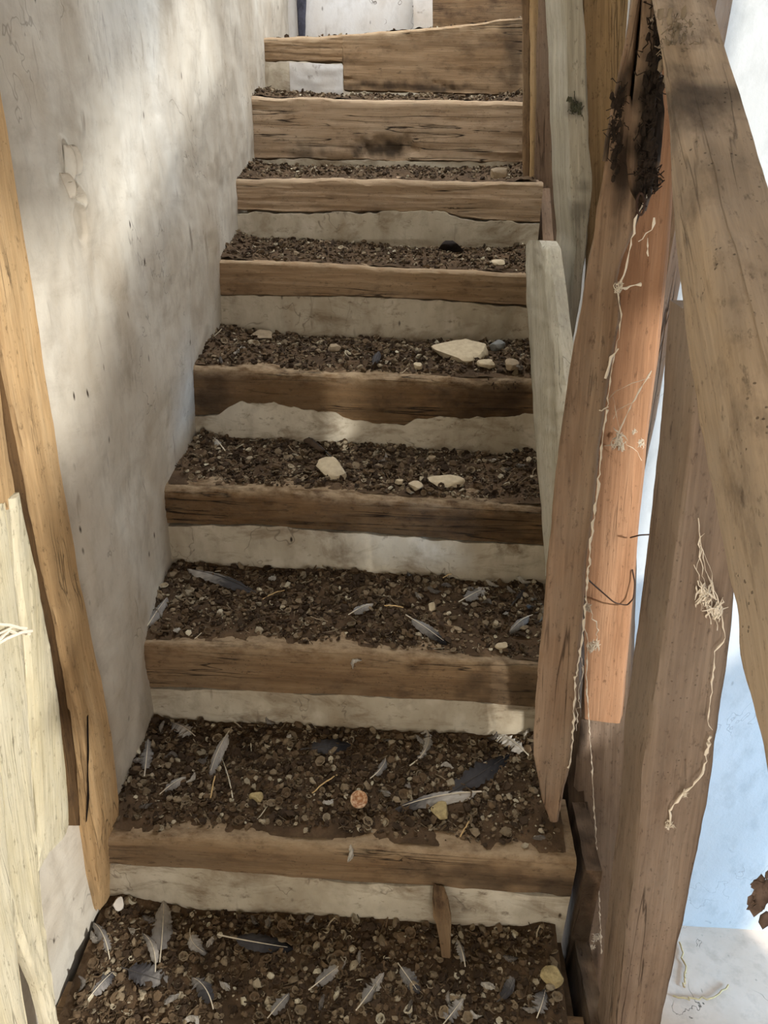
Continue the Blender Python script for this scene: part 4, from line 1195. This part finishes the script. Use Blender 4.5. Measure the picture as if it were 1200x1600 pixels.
yw_ = YD - 0.004
web([(yw_, [(1012, 305), (992, 345), (985, 385), (975, 430), (964, 446)], 0.0009, 0.0008), (yw_, [(1022, 340), (1020, 358), (1008, 370), (996, 376)], 0.0010, 0.0008), (yw_, [(1012, 372), (1012, 400)], 0.0006, 0.0004), (yw_, [(964, 452), (982, 448), (1000, 444)], 0.0014, 0.0006),
     (yw_, [(964, 455), (972, 492), (964, 540), (956, 580), (948, 638)], 0.0006, 0.0006)], 'white cobweb threads along the top of the ragged post edge', flecks=[(yw_, 968, 450, 0.012)])
web([(yw_, [(948, 640), (940, 690), (935, 760), (926, 820), (918, 900), (914, 960), (908, 1010), (900, 1060), (897, 1110), (893, 1180), (888, 1200)], 0.0010, 0.0008), (yw_, [(952, 636), (936, 641)], 0.0008, 0.0008), (yw_, [(966, 545), (952, 560), (947, 590)], 0.0012, 0.001)],
    'long pale cobweb running down the middle of the ragged post edge')
web([(0.085, [(1018, 580), (990, 625), (968, 672), (962, 690)], 0.0008, 0.0004), (0.085, [(1016, 590), (985, 600), (960, 612), (950, 625)], 0.0003, 0.0002), (0.085, [(958, 620), (965, 655), (970, 680)], 0.0003, 0.0002), (0.085, [(990, 628), (965, 640), (958, 655)], 0.0003, 0.0002), (0.1, [(975, 690), (990, 700), (1002, 720)], 0.0005, 0.001)],
    'triangular cobweb with white tufts across the orange board', flecks=[(0.1, 966, 688, 0.022), (0.1, 1001, 692, 0.010), (0.1, 990, 675, 0.007)])
web([(0.1, [(914, 940), (925, 960), (935, 990), (925, 1020)], 0.0008, 0.002), (0.1, [(908, 960), (918, 1000), (916, 1060), (920, 1120), (925, 1200), (930, 1290), (936, 1400), (940, 1490)], 0.0008, 0.0006), (0.1, [(905, 1010), (912, 1040), (905, 1090), (900, 1140)], 0.0008, 0.0015)],
    'hanging cobweb with white tufts between post and orange board foot', flecks=[(0.1, 927, 1010, 0.020), (0.1, 932, 1465, 0.016), (0.1, 924, 1480, 0.012), (0.1, 918, 950, 0.012)])
web([(-0.206, [(1092, 810), (1094, 870), (1100, 910), (1112, 950), (1122, 985)], 0.0004, 0.0010), (-0.206, [(1083, 880), (1098, 920), (1108, 960), (1124, 965)], 0.0004, 0.0010), (-0.206, [(1094, 850), (1106, 900), (1118, 940)], 0.0004, 0.0012), (-0.206, [(1105, 900), (1120, 930), (1135, 1000), (1118, 1015), (1112, 1080), (1106, 1130), (1112, 1140)], 0.0005, 0.0005), (-0.206, [(1088, 905), (1100, 930), (1096, 955)], 0.0004, 0.001), (-0.206, [(1096, 830), (1090, 890), (1104, 945), (1110, 975)], 0.0003, 0.0012), (-0.206, [(1100, 860), (1112, 920), (1116, 970)], 0.0003, 0.0012)],
    'tangled cobweb on the face of the broad newel post', flecks=[(-0.206, 1100, 930, 0.018), (-0.206, 1118, 955, 0.016)])
web([(-0.206, [(1108, 1160), (1104, 1190), (1098, 1205), (1075, 1235), (1050, 1262), (1046, 1280), (1046, 1296)], 0.0011, 0.0014), (-0.206, [(1110, 1150), (1102, 1180)], 0.0008, 0.001)], 'dusty white web strand low on the broad newel post', flecks=[(-0.206, 1046, 1290, 0.010), (-0.206, 1070, 1240, 0.009)])
web([(0.77, [(872, 570), (876, 600), (879, 630), (878, 655)], 0.0014, 0.0012), (0.77, [(886, 560), (888, 590), (880, 610)], 0.001, 0.002)], 'pale web scrap between the two grey boards', flecks=[(0.77, 885, 590, 0.02)])
XW = XB + 0.006
def webx(strands, label):
    global P
    Vs, Fs, n0 = [], [], 0
    for (path, rad) in strands:
        pts = np.array([P(a_, b_, 0, XW) for a_, b_ in path]) + rng.normal(0, 0.001, (len(path), 3))
        v, f = tube(None, pts, rad, None, sides=5); Vs.append(v); Fs += [tuple(n0 + x_ for x_ in ff) for ff in f]; n0 += len(v)
    return tag(mesh('cobweb', np.vstack(Vs), Fs, M_WEB, None, None, 60), label, 'cobweb')
webx([([(-10, 1010), (10, 998), (30, 988), (50, 985)], 0.0022), ([(-10, 975), (12, 978), (35, 984), (48, 990)], 0.0018), ([(-5, 1000), (15, 985), (25, 990)], 0.002), ([(0, 990), (20, 982), (40, 980)], 0.0015)], 'white web scrap on the limewashed planks at left')

# wires
def wire(path, rad, label, pl_=None):
    q_ = np.array([P(a_, b_, 1, y_) for a_, b_, y_ in path])
    n = 8 * len(path); s = np.linspace(0, len(path) - 1, n); k_ = np.arange(len(path))
    pts = np.array([np.interp(s, k_, q_[:, c]) for c in range(3)]).T
    for _ in range(4): pts[1:-1] = (pts[:-2] + 2 * pts[1:-1] + pts[2:]) / 4
    return tag(tube('wire', pts, rad, M_WIRE, sides=6), label, 'wire')
wire([(918, 905, .06), (935, 920, .09), (960, 942, .11), (980, 946, .115), (990, 935, .115), (992, 910, .12), (988, 890, .124)], 0.0011, 'thin bent wire looping around the orange board')
wire([(985, 840, .12), (1000, 836, .10), (1022, 835, .09)], 0.0010, 'short straight wire stub sticking out of the orange board')
ang = np.linspace(0, 2 * math.pi, 15)
wire([(1001 + 6 * math.cos(t), 319 + 17 * math.sin(t), 0.048) for t in ang], 0.0014, 'small oval wire loop hanging below the black grime')


def grime(spots, label, mat=M_GRIME, name='grime', n=60, seed=0, lump=0.5):
    """clotted dirt: many small lumps and hanging threads grown together"""
    r = np.random.default_rng(seed)
    v0, f0 = ico(); Vs, Fs, n0 = [], [], 0
    for _ in range(n):
        a_, b_, sa, sb, pl_, sz = spots[r.integers(len(spots))]
        c = P(a_ + r.normal(0, sa), b_ + r.normal(0, sb), 1, pl_)
        if r.random() < lump:
            v = v0 * (0.6 + 0.7 * r.random((12, 1))) * sz * r.uniform(0.4, 1.1) * np.array([0.9, 0.6, 1.8]) + c; f = f0
        else:
            d_ = r.normal(0, 1, 3); d_ /= np.linalg.norm(d_)
            pts = [c + d_ * sz * 4 * (t - .5) + r.normal(0, sz * 0.5, 3) for t in np.linspace(0, 1, 6)]
            v, f = tube(None, pts, sz * 0.16, None, sides=4)
        Vs.append(v); Fs += [tuple(n0 + x_ for x_ in ff) for ff in f]; n0 += len(v)
    return tag(mesh(name, np.vstack(Vs), Fs, mat, None, None, 60), label, 'grime')


grime([(1022, 60, 8, 30, .05, .004), (1028, 120, 8, 25, .05, .004), (1016, 180, 8, 30, .05, .0045), (1010, 250, 8, 25, .052, .004), (1018, 270, 6, 20, .052, .004)], 'black clotted grime in the rotten joint of post and handrail', n=150, seed=3)
grime([(968, 160, 4, 22, .05, .003), (960, 215, 4, 25, .05, .003)], 'narrow black grime streak on the left prong of the post', n=70, seed=4)
grime([(1050, 40, 14, 18, -0.05, .003), (1058, 75, 16, 16, -0.05, .003), (1045, 105, 10, 16, -0.03, .003), (1070, 100, 12, 14, -0.06, .0025)], 'dusty tangled webs and dirt at the top of the handrail', M_WEBD, n=110, seed=5)
grime([(900, 165, 6, 6, .775, .004)], 'mossy dark spot on the grey weathered post', flat('moss', (74, 74, 58), 0.4), 'moss_patch', n=30, seed=6)
grime([(1188, 1412, 6, 10, -0.40, .006), (1192, 1395, 5, 10, -0.40, .004)], 'dark dried lump hanging under the handrail at the right edge', flat('dried_lump', (96, 80, 70), 0.4), 'dried_lump', n=60, seed=7, lump=0.97)
grime([(772, 600, 6, 6, YS[3] - 0.008, .0022), (800, 600, 10, 4, YS[3] - 0.008, .0018)], 'dark rootlets hanging over the edge of the fifth tread', flat('rootlet', (48, 38, 30), 0.3), 'rootlets', n=26, seed=8)
